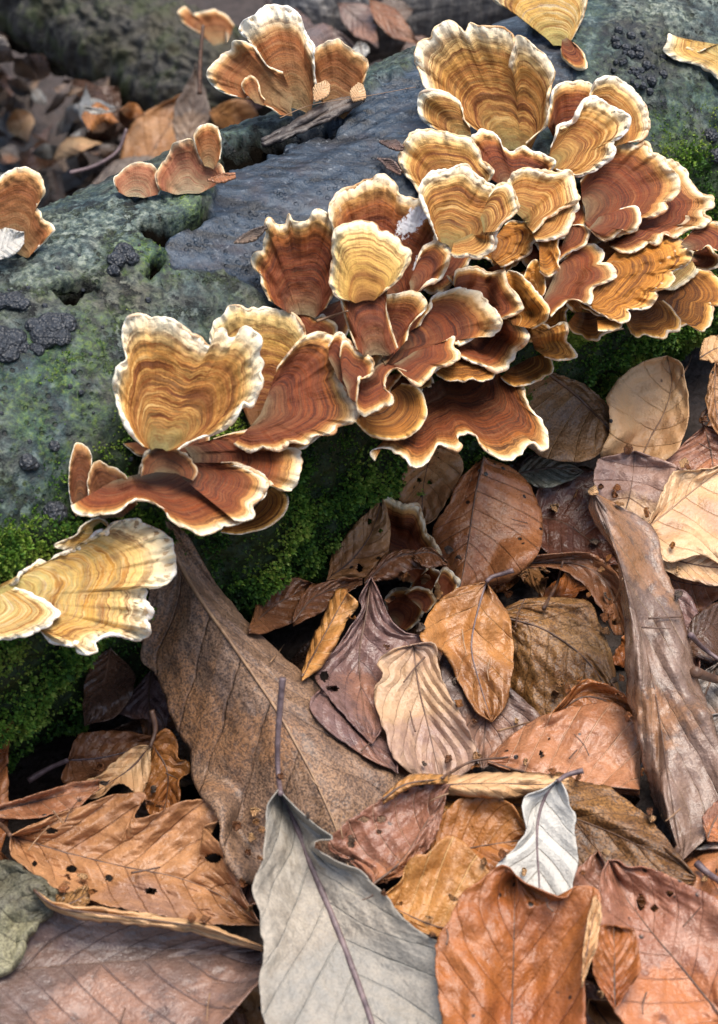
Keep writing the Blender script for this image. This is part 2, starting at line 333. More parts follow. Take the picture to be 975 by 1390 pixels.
# ------------------------------------------------------------ bracket fungi
CREAM = (.86, .78, .61)
TYPES = {
 'ochre': dict(st=[(0, (.19, .17, .07)), (.18, (.25, .17, .05)), (.33, (.36, .20, .055)), (.47, (.24, .085, .020)), (.58, (.42, .19, .038)), (.67, (.30, .10, .02)), (.76, (.66, .33, .075)), (.86, (.82, .56, .23)), (.935, (.87, .74, .50)), (1, CREAM)], dark=(.14, .040, .010), amt=.72),
 'red': dict(st=[(0, (.22, .17, .095)), (.16, (.17, .085, .04)), (.38, (.13, .030, .012)), (.60, (.22, .050, .015)), (.71, (.16, .034, .011)), (.81, (.42, .135, .030)), (.90, (.66, .36, .115)), (.955, (.84, .67, .42)), (1, CREAM)], dark=(.065, .017, .009), amt=.55),
 'pale':  dict(st=[(0, (0.370, 0.326, 0.112)), (.3, (0.422, 0.318, 0.089)), (.48, (0.475, 0.259, 0.043)), (.68, (0.546, 0.274, 0.043)), (.82, (0.799, 0.533, 0.196)), (.91, (0.880, 0.725, 0.446)), (1, (0.880, 0.806, 0.615))], dark=(.16, .06, .02), amt=.7),
 'amber': dict(st=[(0, (0.047, 0.014, 0.004)), (.4, (0.147, 0.041, 0.006)), (.65, (0.276, 0.092, 0.011)), (.85, (0.397, 0.150, 0.023)), (.94, (0.690, 0.342, 0.079)), (.98, (0.874, 0.570, 0.260)), (1, CREAM)], dark=(.045, .015, .006), amt=.7),
 'deep': dict(st=[(0, (.05, .018, .008)), (.5, (.10, .028, .010)), (.75, (.17, .045, .012)), (.85, (.34, .11, .022)), (.925, (.56, .28, .08)), (.97, (.80, .62, .38)), (1, CREAM)], dark=(.03, .010, .005), amt=.7),
 'brown': dict(st=[(0, (0.140, 0.111, 0.060)), (.3, (0.147, 0.078, 0.036)), (.6, (0.140, 0.052, 0.021)), (.85, (0.189, 0.065, 0.021)), (.95, (0.420, 0.209, 0.076)), (1, (0.700, 0.532, 0.323))], dark=(.07, .03, .015), amt=.6),
 'buff':  dict(st=[(0, (0.252, 0.180, 0.088)), (.35, (0.259, 0.149, 0.062)), (.6, (0.280, 0.105, 0.034)), (.8, (0.280, 0.087, 0.023)), (.92, (0.550, 0.285, 0.102)), (.97, (0.760, 0.570, 0.340)), (1, CREAM)], dark=(.17, .06, .025), amt=.5),
 'crown': dict(st=[(0, (.30, .22, .11)), (.35, (.27, .15, .06)), (.6, (.28, .10, .03)), (.74, (.30, .09, .022)), (.79, (.52, .30, .12)), (.85, (.80, .64, .40)), (.95, (.86, .78, .62)), (1, CREAM)], dark=(.14, .045, .016), amt=.5),
 'stalk': dict(st=[(0, (0.130, 0.070, 0.028)), (.2, (0.143, 0.049, 0.015)), (.5, (0.176, 0.043, 0.011)), (.56, (0.380, 0.167, 0.034)), (.63, (0.589, 0.326, 0.075)), (.8, (0.665, 0.414, 0.112)), (.93, (0.760, 0.546, 0.225)), (1, CREAM)], dark=(.12, .035, .012), amt=.55),
 'yellow': dict(st=[(0, (.16, .06, .015)), (.12, (.30, .13, .03)), (.25, (.50, .26, .055)), (.34, (.36, .15, .03)), (.42, (.60, .35, .08)), (.65, (.70, .44, .12)), (.86, (.80, .57, .22)), (.95, (.86, .72, .44)), (1, CREAM)], dark=(.16, .05, .015), amt=.55),
 'pink':  dict(st=[(0, (0.345, 0.312, 0.195)), (.4, (0.360, 0.234, 0.128)), (.65, (0.330, 0.133, 0.068)), (.85, (0.345, 0.133, 0.060)), (.95, (0.465, 0.281, 0.150)), (1, (0.585, 0.484, 0.345))], dark=(.25, .07, .04), amt=.5),
 'crinkle': dict(st=[(0, (0.092, 0.029, 0.005)), (.35, (0.276, 0.094, 0.010)), (.7, (0.423, 0.158, 0.020)), (.9, (0.644, 0.285, 0.051)), (.97, (0.851, 0.532, 0.217)), (1, CREAM)], dark=(.10, .03, .012), amt=.9),
}
def mat_cap(name, st, dark, amt, zamt=.5):
    m = NT('cap_'+name); o = m.obj(); t, r = m.uv(); rn = m.math('MULTIPLY', m.rnd(), 40.0)
    wob = m.noise(70, o, 3, .55); wob2 = m.noise(420, o, 3, .6)
    rr = m.math('ADD', r, m.math('ADD', m.math('MULTIPLY', m.math('SUBTRACT', wob, .5), .12), m.math('MULTIPLY', m.math('SUBTRACT', wob2, .5), .04)))
    edge = m.ramp(r, [(.80, 0.0), (.97, 1.0)])
    rr2 = m.mix(edge, rr, m.math('ADD', r, m.math('MULTIPLY', m.math('SUBTRACT', m.noise(90, o, 3, .6), .56), .13)))
    col = m.ramp(rr2, st)
    w1 = m.noise(1, None, 1, .5, '1D', m.math('MULTIPLY_ADD', rr, 12.0, rn))
    w2 = m.noise(1, m.comb(m.math('MULTIPLY', t, 2.0), m.math('MULTIPLY_ADD', rr, 27.0, rn), rn), 3, .6)
    blotch = m.ramp(m.noise(130, o, 4, .65), [(.35, .35), (.55, 1.0)])
    k = m.math('MULTIPLY', m.ramp(w2, [(.465, 0.0), (.525, 1.0)]), m.ramp(w1, [(.36, .45), (.56, 1.0)]))
    fade = m.ramp(r, [(.05, .5), (.3, 1.0), (.86, 1.0), (.95, .25), (1, 0.0)])
    k = m.math('MULTIPLY', m.math('MULTIPLY', k, fade), m.math('MULTIPLY', blotch, amt))
    col = m.mix(k, col, dark)
    w3 = m.noise(1, m.comb(m.math('MULTIPLY', t, .9), m.math('MULTIPLY_ADD', rr, 14.0, m.math('ADD', rn, 9.0)), rn), 3, .6)
    pal = {'ochre': [(.085, .026, .008), (.30, .095, .018), (.62, .345, .095), (.38, .135, .026), (.165, .095, .032), (.54, .26, .058), (.72, .47, .18)],
           'pale': [(.18, .07, .018), (.50, .23, .045), (.70, .54, .27), (.56, .33, .08), (.40, .36, .17), (.68, .46, .16), (.80, .68, .44)],
           'red': [(.035, .010, .006), (.16, .032, .010), (.29, .072, .016), (.085, .020, .009), (.21, .075, .026), (.18, .040, .012), (.36, .13, .036)]}
    pal = pal.get(name) or (pal['red'] if name in ('deep', 'brown') else [tuple(.55*x for x in dark)]+[tuple(k_*x for x in st[q_][1]) for q_, k_ in ((2, .7), (3, 1.1), (2, .9), (1, 1.0), (3, .85), (4, 1.0))])
    zone = m.ramp(w3, list(zip((.37, .43, .465, .505, .55, .60, .68), pal)))
    col = m.mix(m.math('MULTIPLY', m.math('MULTIPLY', m.math('MULTIPLY', fade, zamt), m.ramp(m.noise(95, o, 3, .6), [(.34, .35), (.55, 1.0)])), m.ramp(r, [(.08, .25), (.3, 1.0), (.76, 1.0), (.88, .25)])), col, zone)
    w4 = m.noise(1, None, 2, .6, '1D', m.math('MULTIPLY_ADD', rr, 28.0, m.math('ADD', rn, 3.0)))
    fine = m.math('MULTIPLY', m.math('MULTIPLY', m.ramp(w4, [(.485, 0.0), (.51, 1.0), (.535, 0.0)]), fade), m.ramp(m.noise(60, o, 3, .6), [(.38, .2), (.54, 1.0)]))
    col = m.mix(fine, col, dark)
    lite = m.math('MULTIPLY', m.math('MULTIPLY', m.ramp(w2, [(.30, 1.0), (.42, 0.0)]), fade), .10)
    col = m.mix(lite, col, m.mix(.5, col, (.80, .58, .30)))
    col = m.mix(m.math('MULTIPLY', m.ramp(m.noise(260, o, 3, .7), [(.55, 0.0), (.75, .55)]), fade), col, m.mix(.5, col, dark))
    streak = m.noise(1, m.comb(m.math('MULTIPLY', t, 170.0), m.math('MULTIPLY', r, 5.0), rn), 3, .6)
    col = m.mix(m.ramp(streak, [(.3, .18), (.5, 0.0)]), col, dark)
    col = m.mix(m.ramp(streak, [(.55, 0.0), (.8, .10)]), col, (.72, .50, .26))
    mo = m.ramp(m.math('ADD', m.attr('mould'), m.math('MULTIPLY', m.math('SUBTRACT', m.noise(800, o, 4, .75), .5), 1.6)), [(.48, 0.0), (.62, 1.0)])
    mo = m.math('MULTIPLY', mo, m.ramp(m.attr('mould'), [(.05, 0.0), (.2, 1.0)]))
    col = m.mix(mo, col, (.80, .80, .80))
    h = m.math('ADD', m.math('MULTIPLY', w2, .8), m.math('ADD', m.math('MULTIPLY', streak, .5), m.math('MULTIPLY', m.noise(1500, o, 2), .6)))
    b = m.bump(h, .55, .0007)
    return m.done(col, m.ramp(streak, [(.3, .5), (.7, .8)]), b, **{'Specular IOR Level': .22})
M_CAP = {k: mat_cap(k, v['st'], v['dark'], min(1, v['amt']*1.3), {'ochre': .72, 'pale': .6, 'yellow': .3, 'deep': .45, 'red': .62, 'buff': .4, 'pink': .35}.get(k, .5)) for k, v in TYPES.items()}
def mat_rim(name, a, b, c, st=.85):
    m = NT(name); o = m.obj(); n = m.noise(160, o, 4, .6)
    col = m.ramp(n, [(.28, a), (.48, b), (.7, c)])
    col = m.mix(m.ramp(m.noise(75, o, 3, .6), [(.50, 0.0), (.66, st)]), col, tuple(x*y for x, y in zip(a, (.8, .62, .5))))
    col = m.mix(m.ramp(m.noise(520, o, 3, .6), [(.55, 0.0), (.70, .6*st)]), col, (.36, .17, .06))
    return m.done(col, .62, m.bump(m.noise(900, o, 3), .4, .0005), **{'Subsurface Weight': .15, 'Subsurface Radius': (.002, .0014, .0008), 'Subsurface Scale': 1.0})
M_RIM = mat_rim('cap_rim', (.70, .47, .22), (.87, .77, .58), (.90, .85, .74))
M_RIMS = mat_rim('cap_rim_stained', (.48, .25, .09), (.78, .58, .34), (.88, .80, .64))
M_RIMW = mat_rim('cap_rim_white', (.80, .64, .42), (.87, .80, .67), (.89, .85, .77), .3)
M_RIMT = mat_rim('cap_rim_tan', (.36, .22, .11), (.60, .45, .28), (.76, .66, .5))
_m = NT('pore_surface'); _o = _m.obj()
M_PORE = _m.done(_m.ramp(_m.noise(140, _o, 4, .6), [(.3, (.36, .23, .11)), (.6, (.56, .42, .26)), (.8, (.66, .55, .38))]), .75, _m.bump(_m.noise(1600, _o, 2), .3, .0004))

FUNGUS_GROUP = 'bracket fungi growing on the fallen log'
def cap(typ, base, rim, n, label, cup=1.5, ruf=1.6, dz=0.0, patch=None, bw=.4, frill=1.25, rw=.62, rimmat=None, jit=1.35, pw=1.0, name='bracket_fungus', group=FUNGUS_GROUP, gap=.0014, limit=.012, fold=.8):
    """a fan shaped bracket: base is its attachment, rim its edge, both where the sight lines meet its own tilted plane"""
    sd = rng.integers(1, 9999)*.173
    L = plen(rim); nt_ = int(np.clip(L/2.3, 40, 230)); nr = int(np.clip(L/9, 14, 40))
    R = resample(rim, nt_); base = np.asarray(base, float); s = np.linspace(0, L, nt_)
    dirn = R-base; ln = np.linalg.norm(dirn, axis=1)[:, None]; dirn = dirn/np.maximum(ln, 1e-6)
    endf = np.minimum(1, np.minimum(s, L-s)/25)
    R = R+dirn*(jit*endf*(2.4*n1(s/26, sd)+2.2*n1(s/11, sd+5)+1.5*n1(s/5.5, sd+9)))[:, None]
    Rs = gsm(R, max(2.0, nt_*.045))
    r = np.linspace(0, 1, nr)**.85; r[0] = .02
    sink = look(ZB, base)
    d0 = float(min(sink, look(ZLOG, base)) if dz == 0 else sink)-dz*.001
    bl_ = base+(np.linspace(-.5, .5, nt_)[:, None])*bw*np.clip(1-.0*s[:, None], 0, 1)*(R[-1]-R[0])
    px = bl_+r[:, None, None]*((Rs+(R-Rs)*(r[:, None, None]**4))-bl_)
    mmpx = d0/FPX
    X = (px[..., 0]-base[0])*mmpx; Y = -(px[..., 1]-base[1])*mmpx
    zc = -(n[0]*X+n[1]*Y)/n[2]
    ss = s[None, :]; rr = r[:, None]
    size = np.median(ln)*mmpx*1000
    cupmm = cup*size/30
    off = 1.9*cupmm*(rr**2.2)-cupmm*.5*np.sin(rr*np.pi)
    off = off-.9*np.clip((rr-.9)/.1, 0, 1)**2
    off = off+1.6*fold*size/30*(1.8*n1(s/L*4.2, sd+2)+1.2*n1(s/L*9, sd+3))[None]*rr**1.3
    off = off+ruf*(2.3*n1(s/34, sd+11)+1.3*n1(s/15, sd+13)+.5*n1(s/7, sd+14))[None]*rr**4*endf[None]
    off = off+(.30*size/25)*n1(r*26+sd, sd+20)[:, None]*(rr < .95)+.16*n1(r*60, sd+21)[:, None]*(rr < .95)
    pxy = px/14.0
    off = off+.42*perlin(np.concatenate([pxy, np.full(pxy.shape[:2]+(1,), sd)], -1))*(rr > .1)
    lum = 1.3 if typ == 'crinkle' else .0
    off = off+(lum*np.clip(rr*2, 0, 1)+frill*sstep(.72, 1, rr))*(perlin(np.concatenate([px/8.5, np.full(px.shape[:2]+(1,), sd+.5)], -1))+.5*perlin(np.concatenate([px/4.2, np.full(px.shape[:2]+(1,), sd+1.5)], -1)))
    z = d0-zc-off*.001
    z = stack(px, z, gap*sstep(.05, .3, rr)-.0012*(1-sstep(.0, .22, rr)), limit)
    P = unproj(px, z); uv = np.stack(np.broadcast_arrays((s/L)[None]*L/300+sd, rr), -1)
    org = unproj(base, np.float64(d0))
    t = thing(name, label, 'bracket fungus', org, group)
    fc = grid(nr, nt_)[:, ::-1]
    # closed body: the upper face, then the underside a little behind it
    cm = mesh('cap', P.reshape(-1, 3), fc, uv.reshape(-1, 2)); put('cap', cm, M_CAP[typ], t)
    if patch:
        a_ = cm.attributes.new('mould', 'FLOAT', 'POINT'); q_ = px.reshape(-1, 2)
        a_.data.foreach_set('value', np.max([np.exp(-(((q_[:, 0]-x)*math.cos(w)+(q_[:, 1]-y)*math.sin(w))/a)**2-(((q_[:, 1]-y)*math.cos(w)-(q_[:, 0]-x)*math.sin(w))/b)**2) for x, y, a, b, w in patch], 0).astype(np.float32))
    st = max(1, nr//9); idx = np.unique(np.append(np.arange(0, nr, st), nr-1)); th = .0018*(1-r[idx])+.0006
    Q = unproj(px[idx], z[idx]+th[:, None])
    put('pore_surface', mesh('pore_surface', Q.reshape(-1, 3), grid(len(idx), nt_), uv[idx].reshape(-1, 2)), M_PORE, t)
    k = 8; e = P[-1]+unproj(px[-1], z[-1]+.0003)-P[-1]
    rad = rw*rng.uniform(.00030, .00058)*(.4+.6*endf)*(1+1.1*n1(s/28, sd+31)+.45*n1(s/5, sd+33))
    V, F, U = tube(gsm(e, .6), np.maximum(rad, .0002), k)
    V[:nt_*k] += (fbm(V[:nt_*k]*900, 2)*.00022)[:, None]*np.array([.3, -.6, .6])
    put('rim', mesh('rim', V, F, U), rimmat or (M_RIM, M_RIM, M_RIMS)[rng.integers(0, 3)], t)
    return t

# ------------------------------------------------------------ leaves
def mat_leaf(name, c1, c2, blotch=None, bl=.55, vein=None, speck=0.0, spot=0.0, N=9, slant=2.2, rough=.5, vamt=.5, speck_c=(.02, .012, .01), mott=.5, wet=0.0):
    wm = lambda c: None if c is None else (min(.9, c[0]*1.08), c[1]*1.0, c[2]*.84)
    c1, c2, blotch, vein = wm(c1), wm(c2), wm(blotch), wm(vein); rough -= .07
    m = NT('leaf_'+name); o = m.obj(); u, v = m.uv(); av = m.math('ABSOLUTE', v)
    n_a = m.noise(55, o, 4, .6); n_b = m.noise(300, o, 4, .65); n_c = m.noise(1700, o, 3, .7)
    col = m.mix(m.ramp(n_a, [(.36, 0.0), (.64, 1.0)]), c1, c2)
    col = m.mix(m.ramp(n_b, [(.35, mott), (.6, 0.0)]), col, m.mix(.6, col, (.03, .016, .010), 'MIX'))
    col = m.mix(m.ramp(n_c, [(.55, 0.0), (.8, .3)]), col, m.mix(.45, col, (.75, .6, .45)))
    if blotch is not None:
        e = m.math('ADD', m.noise(30, o, 2, .5), m.math('MULTIPLY', m.math('SUBTRACT', n_b, .5), .35))
        col = m.mix(m.ramp(e, [(bl-.03, 0.0), (bl+.04, .92)]), col, m.mix(m.ramp(n_b, [(.35, 0.0), (.65, .5)]), blotch, c1))
    s = m.math('SUBTRACT', m.math('MULTIPLY', u, float(N)), m.math('MULTIPLY', av, slant))
    s = m.math('ADD', s, m.math('MULTIPLY', m.math('SUBTRACT', n_a, .5), .35))
    tri = m.math('PINGPONG', s, .5)           # 0 at a lateral vein, .5 between two
    vm = m.math('MULTIPLY', m.ramp(tri, [(.012, 1.0), (.042, 0.0)]), m.ramp(m.noise(70, o, 2), [(.35, .25), (.6, 1.0)]))
    ow = m.n('VectorMath', operation='MULTIPLY_ADD'); m.set(ow.inputs[0], m.comb(n_b, n_a, n_c)); ow.inputs[1].default_value = (.0022, .0022, .0022); m.set(ow.inputs[2], o)
    net = m.voro(900, ow.outputs[0], 'DISTANCE_TO_EDGE'); net2 = m.voro(230, o, 'DISTANCE_TO_EDGE')
    nm = m.ramp(net, [(.0, 1.0), (.09, 0.0)])
    if vein is None: vein = tuple(x*.45 for x in c1)
    col = m.mix(m.math('MULTIPLY', nm, .18), col, vein)
    col = m.mix(m.math('MULTIPLY', m.ramp(net2, [(.0, 1.0), (.05, 0.0)]), .05), col, vein)
    col = m.mix(m.math('MULTIPLY', vm, min(1.0, vamt+.1)), col, vein)
    if speck: col = m.mix(m.math('MULTIPLY', m.ramp(n_c, [(.44, 1.0), (.52, 0.0)]), speck), col, speck_c)
    if spot:
        sp = m.math('MULTIPLY', m.ramp(m.voro(240, o), [(.13, 1.0), (.17, 0.0)]), m.ramp(m.noise(80, o, 2), [(.60-spot*.2, 0.0), (.64-spot*.2, 1.0)]))
        col = m.mix(sp, col, (.012, .008, .006))
    h = m.math('ADD', m.math('MULTIPLY', tri, 1.0), m.math('ADD', m.math('MULTIPLY', vm, -.55), m.math('ADD', m.math('MULTIPLY', n_b, .6), m.math('MULTIPLY', n_c, .22))))
    b = m.bump(h, .7, .0012, m.bump(m.noise(110, o, 4, .6), .5, .0035))
    r = m.ramp(n_b, [(.3, max(.12, rough-.14)), (.7, min(.95, rough+.14))])
    return m.done(col, r, b, **{'Specular IOR Level': .5, 'Coat Weight': wet*.4, 'Coat Roughness': .22})
def mat_stalk(name, a, b):
    m = NT(name); o = m.obj(); return m.done(m.ramp(m.noise(300, o, 4, .6), [(.35, a), (.65, b)]), .5, m.bump(m.noise(700, o, 3), .5, .0006))
M_STALK = mat_stalk('stalk_brown', (.06, .03, .02), (.16, .085, .05))
M_STALKP = mat_stalk('stalk_purple', (.075, .05, .055), (.20, .14, .14))
M_STALKT = mat_stalk('stalk_tan', (.20, .11, .06), (.36, .22, .12))
LEAF_N = {}
def leaf(label, mat, mid, L, R, h=4.0, tilt=(0, -.3), fold=2.0, curl=1.5, wob=3.0, pleat=.5, N=9, slant=2.2, holes=(), stalk=None, stalkmat=None, rag=1.0,
         gap=.0008, limit=.014, bend=0.0, th=.00028, name='fallen_leaf', cat='leaf', group='fallen leaves in the litter beside the log', rib=.32, parent=None, sr=.55, crump=.35, crs=(75, 28), ribt=.3, zfree=False, teeth=0.0):
    """a leaf blade: midrib, left and right edge from stalk end to tip, laid on its own tilted plane at height h (mm)"""
    sd = rng.integers(1, 9999)*.137
    lm = max(plen(mid), plen(L)*.8, plen(R)*.8); cell = 2.6 if holes else 5.0; nu = int(np.clip(lm/cell, 16, 170))
    M, A, B = resample(mid, nu), resample(L, nu), resample(R, nu)
    wid = max(np.linalg.norm(A-M, axis=1).max(), np.linalg.norm(B-M, axis=1).max()); nv = int(np.clip(wid/cell, 5, 60))
    uu = np.linspace(0, 1, nu); ef = np.sin(np.pi*uu)**.4
    for E_, k in ((A, 0), (B, 3)):
        out = E_-M; out = out/np.maximum(np.linalg.norm(out, axis=1), 1e-6)[:, None]; q = uu*lm
        t_ = teeth*(2*np.abs(((uu*N*1.0) % 1)-.5)-.5)
        E_ += out*(ef*rag*(2.6*n1(q/24, sd+k)+1.9*n1(q/9, sd+k+1)+1.1*n1(q/4.5, sd+k+2)+t_))[:, None]
    v = np.linspace(-1, 1, 2*nv+1); av = np.abs(v)[None, :, None]
    E = np.where((v < 0)[None, :, None], A[:, None], B[:, None]); px = M[:, None]+av*(E-M[:, None])
    c = px.reshape(-1, 2).mean(0); Nw = np.array([tilt[0], tilt[1], 1.0]); Nw /= np.linalg.norm(Nw)
    dc = rays(c); P0 = CAM+dc*((h*.001-CAM[2])/dc[2]) if not zfree else CAM+dc*(look(ZB, c)-h*.001)
    D = rays(px); z = ((P0-CAM)@Nw)/(D@Nw)
    U, V_ = np.meshgrid(uu, v, indexing='ij'); aV = np.abs(V_)
    sc = lm/300
    tri = np.abs(((U*N-aV*slant+.18*perlin(np.stack([U*5, V_*3, U*0+sd], -1))) % 1)-.5)*2
    off = sc*1.5*(fold*aV+curl*aV**3*(1+.6*n1(uu*3, sd+7)[:, None]*np.sign(V_))+bend*(4*(U-.5)**2))
    off = off+wob*sc*1.4*perlin(np.stack([U*3.1, V_*1.7, U*0+sd+3], -1))+wob*.5*perlin(np.stack([U*9, V_*4, U*0+sd+4], -1))*aV
    off = off-pleat*(tri-.5)*np.minimum(1, aV*4)
    q3 = np.stack([U*lm/crs[0], V_*wid/crs[1], U*0+sd], -1); q3 = q3+.5*perlin(q3*1.7+4)[..., None]; off = off+crump*(1.1-2.2*np.abs(perlin(q3)))+crump*.45*perlin(q3*2.6)
    off = off+.5*wob*aV**4*(n1(uu*lm/24, sd+8)[:, None]+.5*n1(uu*lm/9, sd+9)[:, None])
    z = z-off*.001
    z = stack(px, z, gap, limit)
    P = unproj(px, z); fc = grid(nu, 2*nv+1)
    if holes:
        fcx = px.reshape(-1, 2)[fc].mean(1); kill = np.zeros(len(fc), bool)
        for (hx, hy, ha, hb) in holes:
            q = (fcx-np.array([hx, hy]))/np.array([ha, hb]); w = 1+.35*perlin(np.concatenate([q*1.3+sd, np.zeros((len(q), 1))], -1)); kill |= (q**2).sum(1) < w
        fc = fc[~kill]
    uv = np.stack([U, V_], -1).reshape(-1, 2); VB = P.reshape(-1, 3)
    if holes:
        us, fc = np.unique(fc, return_inverse=True); fc = fc.reshape(-1, 4); VB = VB[us]; uv = uv[us]
    org = P[nu//2, nv]
    top = parent is None
    t = thing(name, label, cat, org, group) if top else parent
    bl = put('blade' if top else name, mesh('blade', VB, fc, uv), mat, t)
    if th:
        so = bl.modifiers.new('thickness', 'SOLIDIFY'); so.thickness = th; so.offset = 0
    if rib:
        rp = P[:, nv]+(CAM-P[:, nv])*.0012*rib
        Vt, Ft, Ut = tube(gsm(rp, 1.2), np.linspace(rib, rib*ribt, nu)*.001, 6, .7)
        put('midrib', mesh('midrib', Vt, Ft, Ut), stalkmat or M_STALK, t)
    if stalk is not None:
        ns = int(np.clip(plen(stalk)/4, 10, 80)); sp = resample(stalk, ns); zs = np.full(ns, z[0, nv])
        zs = zs-np.linspace(0, 1, ns)*plen(stalk)*.00003; zs = np.minimum(zs, lookmin(ZB, sp)-.0009)
        zs = gsm(zs[:, None], 3)[:, 0]
        Vt, Ft, Ut = tube(unproj(sp, zs), sr*.001*np.linspace(.9, 1.25, ns)*(1+.12*n1(np.arange(ns)/3., sd)), 8)
        put('stalk', mesh('stalk', Vt, Ft, Ut), stalkmat or M_STALK, t)
        i = ((sp[:, 0]-BX0)/BS).astype(int); j = ((sp[:, 1]-BY0)/BS).astype(int); k = (i >= 0) & (i < BW) & (j >= 0) & (j < BH)
        np.minimum.at(ZB, (j[k], i[k]), zs[k])
    return t

# ------------------------------------------------------------ leaf materials
ML = {}
def lm(k, *a, **kw): ML[k] = mat_leaf(k, *a, **kw)
lm('chestnut', (.31, .195, .13), (.19, .13, .11), speck=.7, vein=(.14, .085, .06), N=8, slant=1.6, speck_c=(.03, .022, .022), blotch=(.30, .15, .07), bl=.60, rough=.55)
lm('silver', (.39, .36, .335), (.26, .25, .245), speck=.35, speck_c=(.16, .15, .13), blotch=(.21, .215, .225), bl=.51, vein=(.24, .25, .26), N=8, slant=1.8, rough=.6, mott=.55, vamt=.6)
lm('white', (.52, .54, .58), (.42, .44, .48), vein=(.30, .29, .28), N=6, slant=1.2, rough=.55, mott=.15, vamt=.8)
lm('tawny', (.46, .25, .135), (.30, .145, .07), blotch=(.22, .14, .13), bl=.57, vein=(.17, .075, .035), N=9, slant=1.5, rough=.42, vamt=.7)
lm('plum', (.12, .095, .10), (.18, .115, .105), blotch=(.30, .17, .13), bl=.58, vein=(.10, .075, .085), N=8, rough=.36, wet=.25)
lm('rosy', (.29, .135, .095), (.20, .085, .06), blotch=(.34, .15, .07), bl=.60, vein=(.46, .30, .24), N=7, rough=.34, spot=.25, wet=.2)
lm('amber', (.37, .16, .045), (.28, .105, .03), vein=(.20, .07, .02), N=7, rough=.42, spot=.2)
lm('honey', (.47, .24, .08), (.36, .16, .048), vein=(.66, .42, .20), N=7, slant=.6, rough=.42, vamt=.8)
lm('rust', (.35, .125, .034), (.26, .085, .026), blotch=(.24, .075, .025), bl=.58, vein=(.22, .07, .03), N=7, rough=.40, wet=.12, spot=.1)
lm('pink', (.34, .165, .115), (.24, .10, .068), blotch=(.42, .16, .06), bl=.56, vein=(.30, .14, .10), N=8, rough=.35, spot=.3, wet=.2)
lm('goldspeck', (.32, .16, .045), (.17, .08, .03), speck=.7, vein=(.12, .06, .03), N=8, rough=.5, blotch=(.08, .045, .03), bl=.55)
lm('blush', (.42, .20, .115), (.31, .13, .07), vein=(.52, .33, .24), N=8, slant=.7, rough=.32, vamt=.75, spot=.15, wet=.2)
lm('decay', (.24, .165, .145), (.145, .095, .082), speck=.1, blotch=(.30, .14, .055), bl=.61, vein=(.34, .24, .17), N=8, slant=3, rough=.30, wet=.6)
lm('slate', (.17, .165, .18), (.26, .22, .21), blotch=(.30, .15, .09), bl=.57, vein=(.12, .11, .12), N=7, rough=.28, wet=.35)
lm('violet', (.20, .125, .128), (.15, .088, .090), blotch=(.26, .13, .09), bl=.6, vein=(.15, .10, .12), N=6, rough=.3, wet=.25)
lm('cream', (.66, .48, .32), (.55, .35, .21), blotch=(.34, .22, .19), bl=.63, vein=(.36, .20, .11), N=8, slant=2.2, rough=.45, mott=.25, vamt=.65)
lm('stain', (.36, .24, .22), (.29, .20, .20), blotch=(.56, .40, .27), bl=.56, vein=(.20, .10, .075), N=5, slant=-.6, rough=.4, mott=.3, vamt=.8)
lm('paper', (.62, .42, .25), (.52, .31, .17), vein=(.42, .24, .12), N=6, slant=1.2, rough=.5, mott=.2, spot=.12)
lm('bronze', (.24, .135, .065), (.17, .095, .05), speck=.4, vein=(.36, .22, .11), N=8, slant=.9, rough=.5, vamt=.8)
lm('copper', (.38, .165, .075), (.28, .105, .042), spot=.8, vein=(.17, .08, .045), N=8, slant=1.5, rough=.34, vamt=.8, wet=.15)
lm('fawn', (.42, .23, .11), (.31, .15, .065), spot=.5, vein=(.17, .09, .045), N=6, slant=1.6, rough=.45)
lm('wine', (.14, .055, .040), (.08, .034, .028), vein=(.16, .08, .07), N=7, slant=1.6, rough=.26, wet=.4)
lm('brown', (.22, .095, .045), (.14, .06, .032), vein=(.28, .14, .08), N=7, rough=.36, wet=.2)
lm('twotone', (.46, .22, .08), (.38, .17, .055), blotch=(.17, .075, .035), bl=.50, vein=(.40, .22, .10), N=6, slant=1.5, rough=.33, wet=.2)
lm('dust', (.52, .37, .26), (.44, .29, .20), blotch=(.28, .19, .185), bl=.50, vein=(.27, .15, .10), N=6, slant=3.2, rough=.45, mott=.3)
lm('mould', (.46, .27, .12), (.26, .11, .03), blotch=(.13, .055, .016), bl=.50, speck=.55, vein=(.2, .11, .05), N=7, rough=.4)
lm('orangepeel', (.40, .15, .04), (.30, .11, .045), N=6, rough=.3, wet=.2)
lm('moss_grey', (.22, .20, .16), (.26, .17, .11), blotch=(.14, .17, .16), bl=.5, N=6, rough=.35, wet=.2)
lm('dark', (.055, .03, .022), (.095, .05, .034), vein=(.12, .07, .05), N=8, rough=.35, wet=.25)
lm('lichen', (.13, .13, .095), (.06, .07, .062), blotch=(.27, .27, .19), bl=.55, N=5, rough=.7, speck=.5)
lm('flap', (.075, .065, .07), (.13, .11, .11), N=1, slant=0, vamt=-.2, rough=.5, blotch=(.05, .045, .05), bl=.5)
lm('dull', (.16, .125, .115), (.10, .082, .08), N=8, rough=.5, blotch=(.26, .18, .13), bl=.56)
lm('ash', (.24, .26, .30), (.10, .105, .12), N=8, rough=.45)

